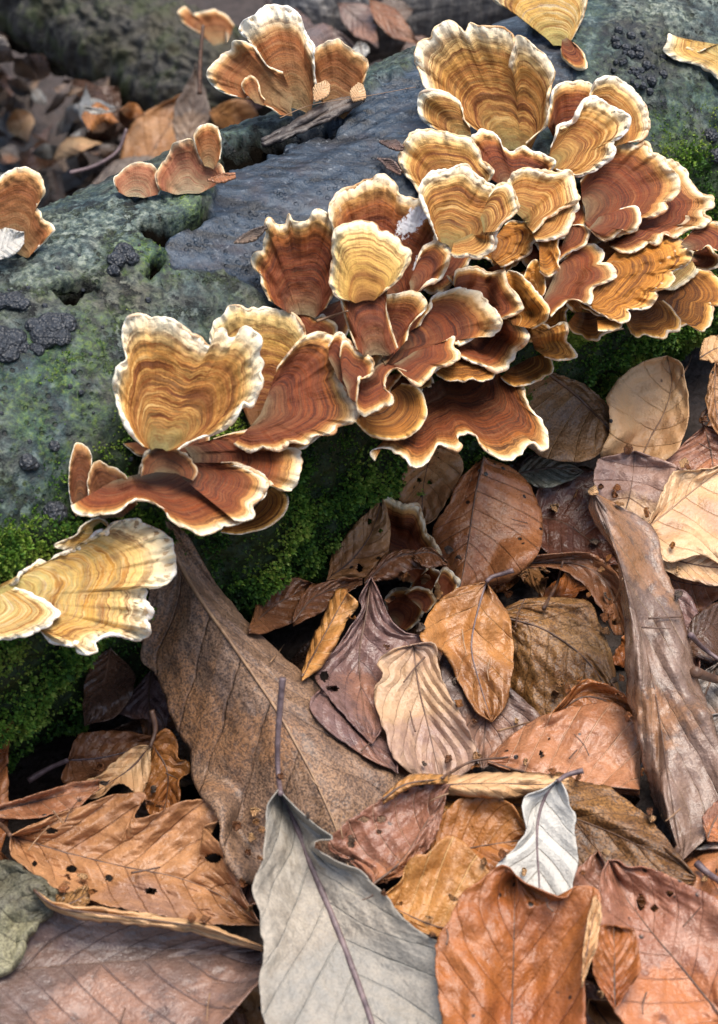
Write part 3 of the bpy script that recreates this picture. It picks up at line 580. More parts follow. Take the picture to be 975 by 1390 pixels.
# ------------------------------------------------------------ filler leaves deep in the litter
def free_leaf(c, ln, wd, a, mat, label, h, tilt, group, **kw):
    d = np.array([math.cos(a), math.sin(a)]); p = np.array([-d[1], d[0]]); c = np.array(c, float)
    w = [0, .55, .9, 1, .9, .6, .25, 0]; u = np.linspace(-.5, .5, 8); bow = random.uniform(-.12, .12)
    m = [c+d*ln*x+p*ln*bow*(1-4*x*x) for x in u]
    leaf(label, mat, m, [q-p*wd*k for q, k in zip(m, w)], [q+p*wd*k for q, k in zip(m, w)], h=h, tilt=tilt, group=group, **kw)
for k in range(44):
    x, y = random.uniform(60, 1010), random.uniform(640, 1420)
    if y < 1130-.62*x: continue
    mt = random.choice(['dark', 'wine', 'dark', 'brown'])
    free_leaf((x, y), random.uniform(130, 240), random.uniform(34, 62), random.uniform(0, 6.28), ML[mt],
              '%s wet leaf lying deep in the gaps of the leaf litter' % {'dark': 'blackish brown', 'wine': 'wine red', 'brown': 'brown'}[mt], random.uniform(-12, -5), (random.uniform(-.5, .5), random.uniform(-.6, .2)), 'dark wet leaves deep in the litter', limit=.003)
for k in range(48):                         # the litter goes on outside the frame
    x, y = random.choice([(random.uniform(-150, 1120), random.uniform(1340, 1520)), (random.uniform(1010, 1150), random.uniform(560, 1400)), (random.uniform(-155, -20), random.uniform(1080, 1450))])
    mt = random.choice(['copper', 'tawny', 'rosy', 'brown', 'plum', 'fawn', 'rust'])
    free_leaf((x, y), random.uniform(200, 330), random.uniform(50, 85), random.uniform(0, 6.28), ML[mt],
              '%s beech leaf in the loose litter along the %s picture edge' % (mt, 'bottom' if y > 1339 else 'left' if x < 0 else 'right'), random.uniform(-4, 2), (random.uniform(-.3, .3), random.uniform(-.4, .1)), 'beech leaves along the picture edge', limit=.006)

ZFRONT = ZB.copy(); ZB = ZGND.copy()
# ------------------------------------------------------------ background: two logs and blurred litter on the low ground behind
def back_log(name, label, a, za, b, zb, rpx, mat, rough_, seed):
    A, B = unproj(np.array(a, float), np.float64(za)), unproj(np.array(b, float), np.float64(zb)); R = rpx*.5*(za+zb)/FPX; n, k = 420, 260
    s = np.linspace(0, 1, n); T = (B-A)/np.linalg.norm(B-A); X = np.cross(T, [0, 0, 1]); X /= np.linalg.norm(X); Y = np.cross(X, T)
    ph = np.arange(k)*2*np.pi/k; N = np.cos(ph)[None, :, None]*X+np.sin(ph)[None, :, None]*Y; P = A+s[:, None, None]*(B-A)+0*N; N = N+0*P
    end = np.sqrt(np.clip(1-(np.abs(2*s-1))**14, .0, 1))
    r = R*end[:, None]*(1+.10*fbm((P+N*R)*14+seed, 3))+rough_*fbm(np.concatenate([(s*40)[:, None, None]+0*P[..., :1], N[..., :2]*6], -1)+seed, 3)
    V = (P+N*r[..., None]).reshape(-1, 3); q_, z_ = project(V); i_ = ((q_[:, 0]-BX0)/BS).astype(int); j_ = ((q_[:, 1]-BY0)/BS).astype(int); k_ = (i_ >= 0) & (i_ < BW) & (j_ >= 0) & (j_ < BH); np.minimum.at(ZB, (j_[k_], i_[k_]), z_[k_])
    t = thing(name, label, 'log', .5*(A+B)); put('trunk', mesh('trunk', V, grid(n, k, True)), mat, t); return t
_m = NT('mossy_bark'); _o = _m.obj(); _n = _m.noise(60, _o, 5, .65)
_c = _m.ramp(_m.noise(190, _o, 4), [(.3, (.008, .008, .007)), (.55, (.026, .024, .02)), (.75, (.075, .07, .055))])
_c = _m.mix(_m.ramp(_n, [(.48, 0.0), (.62, .85)]), _c, (.03, .040, .009)); _c = _m.mix(_m.ramp(_m.noise(26, _o, 3), [(.5, 0.0), (.62, .7)]), _c, (.042, .036, .016))
M_MBARK = _m.done(_c, .7, _m.bump(_n, .7, .004))
_m = NT('grey_wood'); _o = _m.obj(); _w = _m.n('Mapping'); _m.t.links.new(_o, _w.inputs[0]); _w.inputs['Scale'].default_value = (9, 60, 60)
_n = _m.noise(4, _w.outputs[0], 5, .6)
M_GREY = _m.done(_m.ramp(_n, [(.3, (.05, .05, .055)), (.5, (.14, .135, .13)), (.7, (.27, .25, .23))]), .6, _m.bump(_n, .6, .003))
back_log('mossy_log', 'dark mossy log lying across the upper left background', (-200, -165), 1.40, (345, 165), 1.22, 82, M_MBARK, .004, 3)
back_log('grey_log', 'bare grey weathered log in the background at the top', (380, 16), 1.16, (820, -60), 1.22, 82, M_GREY, .002, 8)
BGG = 'blurred leaves on the low ground behind the log'
HUE = {'ash': 'blue grey', 'dull': 'dull grey brown', 'dark': 'blackish brown', 'brown': 'brown', 'plum': 'purple grey', 'slate': 'slate grey', 'violet': 'purple brown', 'wine': 'wine red', 'fawn': 'fawn', 'copper': 'copper', 'rust': 'rust', 'amber': 'amber', 'tawny': 'tawny', 'rosy': 'rosy', 'paper': 'pale tan'}
def back_leaf(c, ln, wd_, a, mt, h=3, label=None, group=BGG, tilt=None):
    if label is None: label = 'blurred %s leaf on the low ground %s' % (HUE[mt], 'behind the back brackets' if c[0] > 240 else 'at the upper left edge' if c[0] < 90 else 'left of the bracket trio')
    free_leaf(c, ln, wd_, a, ML[mt], label, h, tilt or (random.uniform(-.7, .7), random.uniform(-.8, .3)), group, zfree=True, limit=.006, wob=3, gap=.003)
for k in range(120):
    x, y = random.uniform(-155, 330), random.uniform(60, 330)
    if y > 350-.38*x or y < 62+.55*x: continue
    back_leaf((x, y), random.uniform(40, 110), random.uniform(10, 26), random.uniform(0, 6.28), random.choice(['ash', 'slate', 'ash', 'dark', 'dull', 'dark', 'plum']), random.uniform(2, 16))
for k in range(60):
    x, y = random.uniform(-60, 170), random.uniform(70, 290)
    if y > 340-.38*x or y < 66+.55*x: continue
    back_leaf((x, y), random.uniform(25, 70), random.uniform(6, 14), random.uniform(0, 6.28), random.choice(['ash', 'ash', 'slate', 'dull']), random.uniform(16, 40))
for k in range(26):
    back_leaf((random.uniform(320, 560), random.uniform(20, 130)), random.uniform(50, 100), random.uniform(14, 24), random.uniform(0, 6.28), random.choice(['dull', 'plum', 'brown', 'violet', 'dark']), random.uniform(2, 20))
back_leaf((222, 190), 190, 42, -1.0, 'fawn', 30, 'large tan blurred leaf leaning below the mossy log', None, (-.2, -.8))
back_leaf((190, 235), 160, 40, -.35, 'dull', 26, 'wide brown blurred leaf behind the little bracket trio', None, (0, -.5))
back_leaf((258, 150), 130, 26, -1.45, 'dull', 44, 'upright grey brown leaf under the left leaning back bracket', None, (.2, -1.2))
back_leaf((325, 170), 90, 26, .4, 'fawn', 30, 'brown curled leaf between the back brackets and the trio', None, (0, -1))
back_leaf((136, 162), 52, 20, .15, 'amber', 34, 'bright orange leaf glowing in the blurred background', None, (0, -1.3))
back_leaf((180, 153), 34, 10, .2, 'amber', 34, 'small orange leaf piece right of the bright orange one', None, (0, -1))
back_leaf((135, 147), 46, 4, .1, 'white', 40, 'thin white rimmed leaf edge above the orange leaf', None, (0, -1))
back_leaf((30, 170), 50, 20, 1.2, 'paper', 30, 'pale tan leaf at the left of the blurred background', None, (0, -1))
back_leaf((105, 205), 70, 12, -.3, 'paper', 34, 'narrow straw coloured leaf in the blurred background', None, (0, -1))
back_leaf((440, 66), 110, 24, .1, 'plum', 30, 'purple brown leaf below the grey background log', None, (0, -1))
back_leaf((490, 70), 26, 12, 1.4, 'white', 46, 'tiny white leaf scrap right of the rust back bracket', None, (0, -1.4))

ZB = np.minimum(np.where(GY > 380, ZFRONT, ZB), ZFRONT)

# ------------------------------------------------------------ broken fragments and curled bits in the gaps
def frag(x, y, ln, mt, label, group, h=1.5, **kw):
    a = random.uniform(0, 6.28); d = np.array([math.cos(a), math.sin(a)]); p = np.array([-d[1], d[0]]); c = np.array([x, y], float); k = [random.uniform(.5, 1.2) for _ in range(6)]; w = ln*random.uniform(.28, .5)
    leaf(label, ML[mt], [c-d*ln*.5, c+p*random.uniform(-4, 4), c+d*ln*.5], [c-d*ln*.5*k[0]-p*w*.5, c-p*w*k[1], c+d*ln*.5*k[2]-p*w*.4], [c-d*ln*.45*k[3]+p*w*.5, c+p*w*k[4], c+d*ln*.5*k[5]+p*w*.3],
         h=h, zfree=True, tilt=(random.uniform(-.6, .6), random.uniform(-.9, .3)), rib=0, rag=1.8, pleat=.15, N=3, slant=1, name='leaf_fragment', cat='leaf piece', group=group, limit=.004, **kw)
for k in range(70):
    x, y = random.uniform(110, 975), random.uniform(620, 1330)
    if y < 1100-.62*x: continue
    frag(x, y, random.uniform(35, 95), random.choice(['brown', 'fawn', 'wine', 'dark', 'copper', 'dull', 'brown', 'rust', 'amber']), 'broken brown leaf piece in the gaps between larger leaves', 'broken leaf pieces between the larger leaves', random.uniform(1, 6), crump=1.2)

# ------------------------------------------------------------ leaves, lowest first
leaf('dark wine red wet leaf behind the spotted copper leaf', ML['wine'], [(722, 700), (770, 712), (840, 765)], [(722, 700), (735, 655), (775, 635), (815, 650), (840, 765)], [(722, 700), (735, 745), (790, 775), (840, 765)], h=2, N=6)
leaf('small mottled grey green leaf beside the big amber bracket', ML['moss_grey'], [(700, 645), (745, 635), (792, 640)], [(700, 645), (718, 622), (745, 612), (768, 620), (792, 640)], [(700, 645), (735, 662), (770, 655), (792, 640)], h=8)
leaf('red brown leaf arched over the dark hollow', ML['brown'], [(690, 768), (740, 763), (792, 768), (828, 800), (846, 862)], [(690, 764), (735, 754), (800, 752), (840, 782), (858, 862)], [(690, 778), (742, 770), (782, 784), (812, 820), (834, 862)], h=6, curl=3)
leaf('pinkish grey leaf flat beneath the pale cream leaf', ML['blush'], [(870, 770), (930, 792), (1010, 800)], [(870, 770), (900, 755), (960, 762), (1010, 770)], [(870, 780), (905, 812), (950, 830), (975, 812), (1010, 800)], h=1, slant=2)
leaf('violet grey leaf standing right of the crumpled grey leaf', ML['violet'], [(905, 800), (930, 860), (942, 940)], [(905, 800), (890, 850), (905, 900), (942, 940)], [(905, 800), (935, 805), (957, 862), (950, 900), (942, 940)], h=3)
leaf('reddish tan leaf scrap under the cream leaf edge', ML['blush'], [(840, 700), (875, 740), (915, 778)], [(840, 700), (835, 740), (870, 775), (915, 778)], [(840, 700), (880, 712), (905, 745), (915, 778)], h=4)
leaf('blue grey wet leaf with a brown hole at the right edge', ML['slate'], [(975, 900), (955, 950), (935, 1010)], [(975, 900), (940, 925), (925, 970), (935, 1010)], [(975, 900), (1010, 930), (1000, 1000), (935, 1010)], h=-2, holes=[(942, 985, 9, 7)])
leaf('brown bark scrap lying dark at the right edge of the litter', ML['dark'], [(930, 880), (965, 850), (1010, 830)], [(930, 880), (945, 835), (1010, 800)], [(930, 890), (975, 895), (1010, 860)], h=-4)
leaf('purple grey leaf hanging under the grey brown leaf end', ML['violet'], [(208, 905), (202, 950), (212, 1000)], [(208, 905), (184, 935), (160, 962), (182, 976), (200, 975), (212, 1000)], [(208, 905), (232, 930), (226, 985), (212, 1000)], h=6, curl=-2)
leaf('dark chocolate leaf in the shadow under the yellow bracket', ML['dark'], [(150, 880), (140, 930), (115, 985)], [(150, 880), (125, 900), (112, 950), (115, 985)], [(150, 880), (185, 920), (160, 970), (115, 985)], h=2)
leaf('red brown leaf with a thick stalk beside the green moss', ML['brown'], [(92, 1032), (140, 1028), (215, 1010)], [(92, 1032), (108, 996), (160, 992), (215, 1000)], [(92, 1032), (85, 1062), (140, 1060), (190, 1035), (215, 1010)], h=4, stalk=[(92, 1032), (65, 1044), (38, 1060)], stalkmat=M_STALKP, sr=.7)
leaf('upright amber leaf with curled ragged side behind the torn tan leaf', ML['amber'], [(208, 1012), (228, 1050), (222, 1110)], [(208, 1012), (196, 1050), (200, 1100), (222, 1110)], [(208, 1000), (226, 988), (241, 1005), (242, 1031), (256, 1034), (257, 1050), (243, 1058), (244, 1088), (222, 1110)], h=8, tilt=(0, -.9))
leaf('torn tan leaf bit with a dark upright stalk', ML['paper'], [(205, 1012), (175, 1045), (115, 1085)], [(205, 1012), (180, 1014), (150, 1042), (112, 1065), (115, 1085)], [(205, 1014), (203, 1045), (190, 1083), (178, 1070), (160, 1064), (135, 1082), (115, 1085)], h=10, stalk=[(204, 1014), (211, 990), (206, 964)], stalkmat=M_STALK, rag=1.6)
leaf('narrow reddish leaf strip left of the torn tan leaf', ML['blush'], [(-25, 1108), (50, 1088), (135, 1070)], [(-25, 1098), (40, 1080), (95, 1064), (135, 1058)], [(-25, 1112), (50, 1110), (100, 1098), (118, 1085), (135, 1070)], h=6)
leaf('small grey leaf piece under the end of the silver leaf', ML['violet'], [(352, 1115), (345, 1170), (330, 1230)], [(352, 1115), (330, 1165), (320, 1230)], [(352, 1115), (364, 1160), (352, 1220), (330, 1230)], h=3)
leaf('large tawny leaf with deep pleats and torn end at lower left', ML['tawny'], [(14, 1134), (80, 1155), (160, 1175), (235, 1190), (295, 1213), (352, 1252)],
     [(14, 1134), (60, 1113), (110, 1094), (155, 1079), (198, 1076), (186, 1098), (184, 1110), (215, 1103), (245, 1089), (286, 1084), (301, 1098), (296, 1114), (276, 1122), (296, 1142), (318, 1175), (330, 1215), (352, 1252)],
     [(14, 1134), (16, 1160), (36, 1178), (70, 1202), (120, 1222), (190, 1238), (270, 1254), (352, 1256)], h=9, tilt=(.05, -.25), pleat=1.3, N=9, slant=1.5, crump=.6, holes=[(70, 1128, 8, 4.5), (47, 1173, 4, 4), (97, 1180, 7, 5), (148, 1192, 5, 5), (290, 1165, 11, 7), (205, 1210, 8, 5)], stalk=[(14, 1134), (4, 1122), (-14, 1112)], wob=1.8, rag=1.2)
leaf('flat plum purple leaf along the lower left picture corner', ML['plum'], [(-80, 1330), (80, 1312), (220, 1302), (356, 1290)], [(-80, 1260), (40, 1212), (110, 1232), (200, 1248), (300, 1268), (356, 1286)], [(-80, 1400), (90, 1450), (250, 1430), (356, 1330)], h=7, tilt=(0, -.15), wob=1)
leaf('pale lichen covered bark flake in the lower left corner', ML['lichen'], [(-60, 1240), (20, 1225), (78, 1222)], [(-60, 1180), (10, 1170), (55, 1195), (78, 1215)], [(-60, 1330), (10, 1320), (40, 1270), (78, 1228)], h=9, th=.002, name='bark_flake', cat='bark flake', group=None, rib=0)
leaf('olive brown leaf flap standing over the tan rolled strip', ML['mould'], [(76, 1230), (100, 1225), (122, 1210)], [(76, 1214), (100, 1208), (119, 1201)], [(76, 1236), (104, 1238), (122, 1225)], h=12)
leaf('narrow tan rolled leaf strip lying over the plum leaf', ML['paper'], [(46, 1208), (76, 1231), (130, 1240), (200, 1248), (265, 1258), (315, 1273), (358, 1287)], [(46, 1208), (78, 1225), (132, 1231), (200, 1240), (265, 1251), (317, 1268), (358, 1285)], [(46, 1210), (74, 1236), (130, 1250), (200, 1257), (265, 1267), (313, 1280), (358, 1291)], h=13, curl=-2, fold=-2, slant=5)
leaf('large leathery grey brown leaf reaching from the log to the centre', ML['chestnut'], [(222, 700), (238, 752), (270, 810), (322, 884), (372, 958), (402, 1010), (432, 1068), (462, 1140), (485, 1220)],
     [(222, 700), (214, 735), (206, 790), (195, 850), (192, 895), (212, 916), (238, 985), (256, 1015), (261, 1052), (276, 1082), (296, 1112), (301, 1155), (326, 1195), (410, 1215), (485, 1220)],
     [(222, 700), (252, 722), (292, 790), (340, 848), (398, 902), (452, 950), (505, 1000), (542, 1035), (566, 1056), (560, 1140), (485, 1220)], h=22, tilt=(-.05, -.55), fold=-3, curl=-2.5, wob=1.3, pleat=.6, N=8, slant=1.6, stalkmat=M_STALKT, rib=.55)
# centre litter
leaf('tan orange leaf with small black holes under the big amber bracket', ML['fawn'], [(592, 596), (576, 650), (572, 712)], [(592, 596), (555, 625), (541, 680), (555, 705), (572, 712)], [(592, 596), (620, 612), (629, 640), (612, 672), (588, 706), (572, 712)], h=16, tilt=(0, -.8), holes=[(569, 652, 3, 4), (583, 655, 3, 3)])
leaf('large copper leaf peppered with black spots in the centre', ML['copper'], [(657, 620), (646, 668), (638, 720), (630, 770), (622, 808)], [(657, 620), (630, 645), (604, 690), (586, 726), (594, 762), (610, 788), (622, 808)], [(657, 620), (692, 634), (717, 656), (734, 690), (737, 722), (727, 758), (690, 790), (650, 800), (622, 808)], h=16, tilt=(.1, -.6), fold=-2, curl=-3, N=7, slant=1.5, wob=1, pleat=.6)
cap('red', (535, 770), [(518, 715), (511, 678), (522, 673), (534, 682), (547, 688), (558, 684), (569, 687), (572, 700), (577, 713), (579, 727), (590, 738), (600, 752), (592, 764)], (.1, .2, 1), 'small dark red bracket standing behind the oval tan leaf among the litter', rw=1.2, ruf=2, dz=9, limit=.02)
cap('red', (572, 815), [(556, 800), (566, 781), (576, 772), (580, 761), (588, 768), (597, 776), (600, 784), (590, 792), (585, 803), (592, 815)], (.1, .4, 1), 'small ruffled amber bracket above the orange two tone leaf', rw=1.2, ruf=2, dz=9, limit=.02)
cap('red', (594, 812), [(590, 796), (597, 783), (602, 772), (612, 780), (621, 790), (618, 801), (606, 808)], (.1, .4, 1), 'tiny amber bracket touching the spotted copper leaf', rw=1.2, ruf=2, dz=9, limit=.02)
cap('red', (535, 845), [(527, 830), (524, 815), (534, 803), (548, 799), (562, 803), (574, 812), (577, 824), (572, 837), (562, 848), (552, 856)], (.0, .3, 1), 'small round amber bracket low in the leaf litter', rw=1.2, dz=9, limit=.02)
cap('red', (552, 790), [(528, 770), (534, 758), (548, 752), (562, 754), (574, 760), (580, 770), (572, 780)], (.1, .4, 1), 'small dark red lobe in front of the upright red one in the litter', rw=1.2, ruf=2, dz=9, limit=.02)
cap('red', (566, 822), [(550, 806), (560, 800), (572, 798), (584, 803), (590, 812), (586, 824), (578, 832)], (.1, .4, 1), 'small frilled red lobe just above the round one in the litter', rw=1.2, ruf=2, dz=9, limit=.02)
leaf('oval fawn leaf with black holes leaning on the mossy log', ML['fawn'], [(444, 788), (480, 757), (505, 722), (519, 676)], [(444, 788), (452, 752), (474, 722), (500, 694), (519, 676)], [(444, 788), (475, 787), (508, 778), (526, 755), (531, 728), (528, 700), (519, 676)], h=14, tilt=(-.1, -.7), curl=-2, holes=[(488, 771, 4, 5), (502, 708, 3, 4), (517, 720, 4, 3)])
leaf('small brown leaf curled over the tiny amber brackets', ML['brown'], [(495, 792), (530, 760), (560, 752), (578, 772)], [(495, 785), (525, 752), (560, 748), (578, 770)], [(495, 795), (535, 785), (562, 772), (578, 774)], h=14, curl=-4)
leaf('brown leaf bit curled beside the small dark red bracket', ML['brown'], [(562, 752), (585, 750), (608, 764)], [(562, 750), (585, 743), (608, 762)], [(562, 760), (582, 770), (608, 768)], h=15)
leaf('pleated red brown leaf at the foot of the moss', ML['brown'], [(338, 856), (368, 825), (425, 792)], [(338, 856), (352, 805), (370, 787), (400, 784), (425, 792)], [(338, 860), (365, 858), (405, 838), (425, 792)], h=8, pleat=1.2, N=6)
leaf('brown leaf lying between the moss and the orange rolled leaf', ML['brown'], [(398, 845), (430, 808), (492, 790)], [(398, 835), (415, 800), (445, 788), (492, 785)], [(398, 850), (440, 830), (470, 805), (492, 793)], h=9)
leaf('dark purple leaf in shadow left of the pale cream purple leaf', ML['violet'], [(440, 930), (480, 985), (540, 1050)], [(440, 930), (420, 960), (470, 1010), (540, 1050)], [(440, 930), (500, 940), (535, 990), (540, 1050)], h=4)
leaf('violet blue leaf with a ragged hole in the centre of the litter', ML['violet'], [(504, 783), (498, 830), (488, 890), (492, 950), (505, 1010)], [(504, 783), (488, 812), (490, 828), (472, 858), (452, 885), (428, 912), (445, 945), (480, 985), (505, 1010)], [(504, 783), (515, 805), (530, 838), (550, 858), (580, 868), (555, 900), (530, 945), (520, 985), (505, 1010)], h=11, tilt=(0, -.45), holes=[(440, 918, 6, 7), (452, 935, 9, 4)], N=6)
leaf('rolled orange leaf standing beside the violet leaf', ML['honey'], [(410, 918), (432, 878), (455, 835), (472, 805)], [(410, 912), (424, 870), (440, 835), (456, 801), (472, 800)], [(410, 925), (442, 898), (468, 852), (487, 820), (472, 805)], h=16, curl=-3, fold=-3, tilt=(.3, -.5), slant=.3)
leaf('mouldy golden brown decayed leaf with white patches', ML['mould'], [(684, 838), (740, 855), (800, 900), (848, 975)], [(684, 826), (715, 813), (760, 812), (797, 817), (812, 840), (830, 885), (848, 975)], [(684, 850), (690, 920), (705, 965), (750, 985), (800, 985), (848, 975)], h=8, tilt=(0, -.5), curl=-4, fold=-3, wob=3, crump=1.6)
leaf('grey brown wet leaf between the dusty leaf and the decayed one', ML['plum'], [(640, 870), (660, 930), (655, 1045)], [(640, 870), (600, 890), (612, 960), (655, 1045)], [(640, 870), (690, 930), (735, 975), (705, 1010), (655, 1045)], h=7)
leaf('two tone leaf with orange shoulders and a wet brown middle', ML['twotone'], [(660, 790), (648, 832), (640, 880), (652, 930), (668, 980)], [(660, 790), (620, 799), (594, 818), (577, 845), (572, 869), (600, 885), (625, 930), (645, 965), (668, 980)], [(660, 790), (680, 818), (694, 846), (698, 885), (694, 930), (687, 960), (668, 980)], h=13, tilt=(0, -.5), fold=-2, stalk=[(660, 790), (668, 783), (682, 779), (697, 774)], stalkmat=M_STALKP, N=5)
leaf('dusty pale leaf with purple bloom in the centre foreground', ML['dust'], [(560, 875), (568, 930), (582, 990), (598, 1060)], [(560, 875), (532, 882), (513, 900), (521, 915), (508, 936), (510, 958), (522, 990), (532, 1022), (560, 1050), (598, 1060)], [(560, 875), (590, 873), (594, 905), (612, 945), (632, 985), (647, 1026), (628, 1052), (598, 1060)], h=16, tilt=(-.1, -.5), pleat=.45, N=6, slant=3.2, wob=2.2)
# right hand side
leaf('brown papery leaf with pale ribs tucked under the bracket cluster', ML['bronze'], [(742, 505), (778, 533), (806, 560), (836, 592)], [(742, 505), (775, 513), (803, 530), (826, 552), (836, 592)], [(742, 505), (705, 525), (700, 590), (745, 622), (800, 624), (836, 592)], h=20, tilt=(0, -.7), stalkmat=M_STALK, rib=.55, N=7, slant=.9)
leaf('pinkish brown leaf with a red stalk behind the cream leaf', ML['pink'], [(956, 578), (965, 612), (972, 665)], [(956, 578), (925, 605), (900, 632), (930, 660), (972, 665)], [(956, 578), (985, 585), (1020, 620), (1010, 660), (972, 665)], h=10, tilt=(0, -.5), stalk=[(956, 578), (953, 565), (963, 555)], stalkmat=M_STALK)
leaf('ragged tan leaf tip against the moss at the right edge', ML['paper'], [(950, 486), (975, 472), (1010, 465)], [(950, 478), (957, 458), (985, 455), (1010, 455)], [(950, 488), (975, 494), (1010, 490)], h=22, rag=1.8)
leaf('orange tan leaf edge below the ragged tan tip', ML['fawn'], [(972, 492), (970, 540), (980, 598)], [(972, 492), (962, 520), (960, 560), (980, 598)], [(972, 492), (1010, 500), (1010, 580), (980, 598)], h=16, tilt=(0, -.7))
leaf('upright papery cream leaf with tiny black dots against the moss', ML['paper'], [(866, 632), (884, 592), (901, 562), (912, 522), (906, 483)], [(866, 632), (815, 622), (828, 588), (827, 555), (824, 537), (845, 510), (874, 491), (906, 483)], [(866, 632), (905, 626), (926, 598), (934, 565), (931, 520), (925, 493), (906, 483)], h=20, tilt=(0, -.8), fold=3, pleat=1.2, N=5, slant=-1.0, wob=1, stalkmat=M_STALKT)
leaf('tan leaf piece sticking out below the large cream leaf', ML['cream'], [(885, 750), (935, 765), (1010, 775)], [(885, 750), (920, 740), (1010, 745)], [(885, 752), (905, 775), (950, 792), (1010, 800)], h=12, slant=2)
leaf('violet stained leaf with pale rim under the large cream leaf', ML['stain'], [(842, 716), (856, 668), (862, 612)], [(842, 716), (822, 700), (810, 672), (808, 640), (815, 622), (838, 617), (862, 612)], [(842, 716), (880, 722), (912, 690), (922, 640), (900, 624), (882, 619), (862, 612)], h=13, tilt=(0, -.5), N=5, slant=-.6, pleat=.7, rib=.25)
leaf('large pale cream leaf with straight ribs at the right edge', ML['cream'], [(872, 722), (912, 690), (955, 655), (1030, 600)], [(872, 722), (890, 690), (905, 655), (915, 640), (945, 638), (975, 632), (1030, 600)], [(872, 726), (886, 748), (912, 764), (950, 752), (1000, 770), (1060, 700), (1030, 600)], h=17, tilt=(.05, -.35), N=8, slant=2.2, pleat=.8, stalkmat=M_STALKT)
leaf('orange brown leaf curled open behind the blush brown leaf', ML['orangepeel'], [(748, 975), (795, 945), (845, 965), (874, 1005)], [(748, 970), (766, 948), (790, 924), (822, 928), (856, 950), (874, 985), (874, 1005)], [(748, 980), (790, 985), (840, 995), (874, 1005)], h=12, tilt=(0, -.8), curl=4, wob=2.2)
leaf('blush brown leaf curved over with fine pale ribs', ML['blush'], [(662, 1034), (720, 1050), (790, 1064), (868, 1072)], [(662, 1030), (688, 1004), (722, 978), (752, 966), (790, 959), (832, 956), (853, 968), (868, 1005), (868, 1072)], [(662, 1038), (720, 1058), (790, 1074), (868, 1080)], h=14, tilt=(0, -.4), curl=-4, fold=-4, N=8, slant=.7, holes=[(735, 1024, 3, 5), (745, 1004, 2, 2)])
leaf('blue grey wet leaf at the right edge with brown stains', ML['slate'], [(985, 965), (955, 1065), (930, 1152)], [(985, 965), (925, 985), (908, 1050), (912, 1110), (930, 1152)], [(985, 965), (1030, 1040), (1000, 1140), (960, 1152), (930, 1152)], h=8, tilt=(-.2, -.5))
leaf('long crumpled grey brown leaf running down the right side', ML['decay'], [(806, 668), (828, 722), (850, 790), (874, 870), (893, 960), (908, 1060), (926, 1168)], [(806, 668), (800, 690), (817, 722), (836, 750), (841, 790), (848, 850), (850, 920), (856, 962), (871, 1022), (886, 1082), (906, 1122), (926, 1168)], [(806, 668), (846, 690), (886, 716), (905, 775), (922, 815), (936, 868), (944, 905), (956, 945), (974, 995), (988, 1050), (982, 1110), (926, 1168)], h=20, tilt=(.1, -.6), fold=-.8, curl=-2.2, wob=3.2, pleat=.3, N=7, slant=2.2, crump=.6, crs=(60, 60), stalk=[(922, 1150), (917, 1160), (920, 1172)], sr=.9)
leaf('white edged pink leaf scrap at the right picture edge', ML['pink'], [(960, 1140), (972, 1110), (1000, 1080)], [(960, 1140), (954, 1110), (975, 1085), (1000, 1070)], [(960, 1142), (985, 1140), (1000, 1110)], h=14)
leaf('dark golden speckled rolled leaf behind the white leaf', ML['goldspeck'], [(592, 1085), (720, 1095), (830, 1130), (945, 1190)], [(592, 1060), (680, 1050), (760, 1051), (790, 1062), (822, 1066), (845, 1081), (868, 1098), (895, 1125), (945, 1190)], [(592, 1120), (700, 1160), (800, 1200), (900, 1215), (945, 1195)], h=8, tilt=(0, -.4), teeth=1.5, curl=-3, N=12)
leaf('amber leaf lying in front of the speckled rolled leaf', ML['amber'], [(583, 1164), (640, 1151), (722, 1138)], [(583, 1164), (592, 1120), (615, 1090), (650, 1080), (690, 1088), (722, 1138)], [(583, 1166), (640, 1190), (700, 1175), (722, 1140)], h=12, tilt=(0, -.5), fold=2)
leaf('tan rolled leaf tube above the amber leaf', ML['paper'], [(590, 1066), (680, 1064), (772, 1066)], [(590, 1054), (680, 1049), (772, 1053)], [(590, 1078), (680, 1082), (772, 1078)], h=15, curl=-5, fold=-4, slant=.2)
leaf('rosy purple leaf with black holes beside the silver leaf', ML['rosy'], [(506, 1201), (546, 1168), (580, 1115), (610, 1066)], [(506, 1201), (478, 1172), (446, 1150), (468, 1118), (500, 1097), (530, 1076), (560, 1064), (590, 1060), (610, 1066)], [(506, 1201), (535, 1193), (563, 1178), (583, 1152), (598, 1118), (610, 1066)], h=16, tilt=(-.1, -.5), fold=-2, holes=[(477, 1142, 5, 9), (518, 1112, 6, 5), (515, 1129, 3, 3), (494, 1112, 7, 4), (510, 1080, 6, 3), (478, 1166, 4, 3)], N=6, slant=1.8)
leaf('thin orange rolled leaf edge on top of the rosy purple leaf', ML['honey'], [(520, 1085), (552, 1064), (608, 1057)], [(520, 1080), (548, 1057), (580, 1051), (608, 1053)], [(520, 1092), (556, 1070), (590, 1064), (608, 1062)], h=20, curl=-3, fold=-3)
leaf('red brown leaf point behind the rust orange leaf', ML['rosy'], [(850, 1300), (832, 1230), (812, 1155)], [(850, 1300), (790, 1300), (774, 1230), (772, 1195), (795, 1168), (812, 1155)], [(850, 1300), (868, 1240), (832, 1190), (812, 1155)], h=10, tilt=(0, -.5))
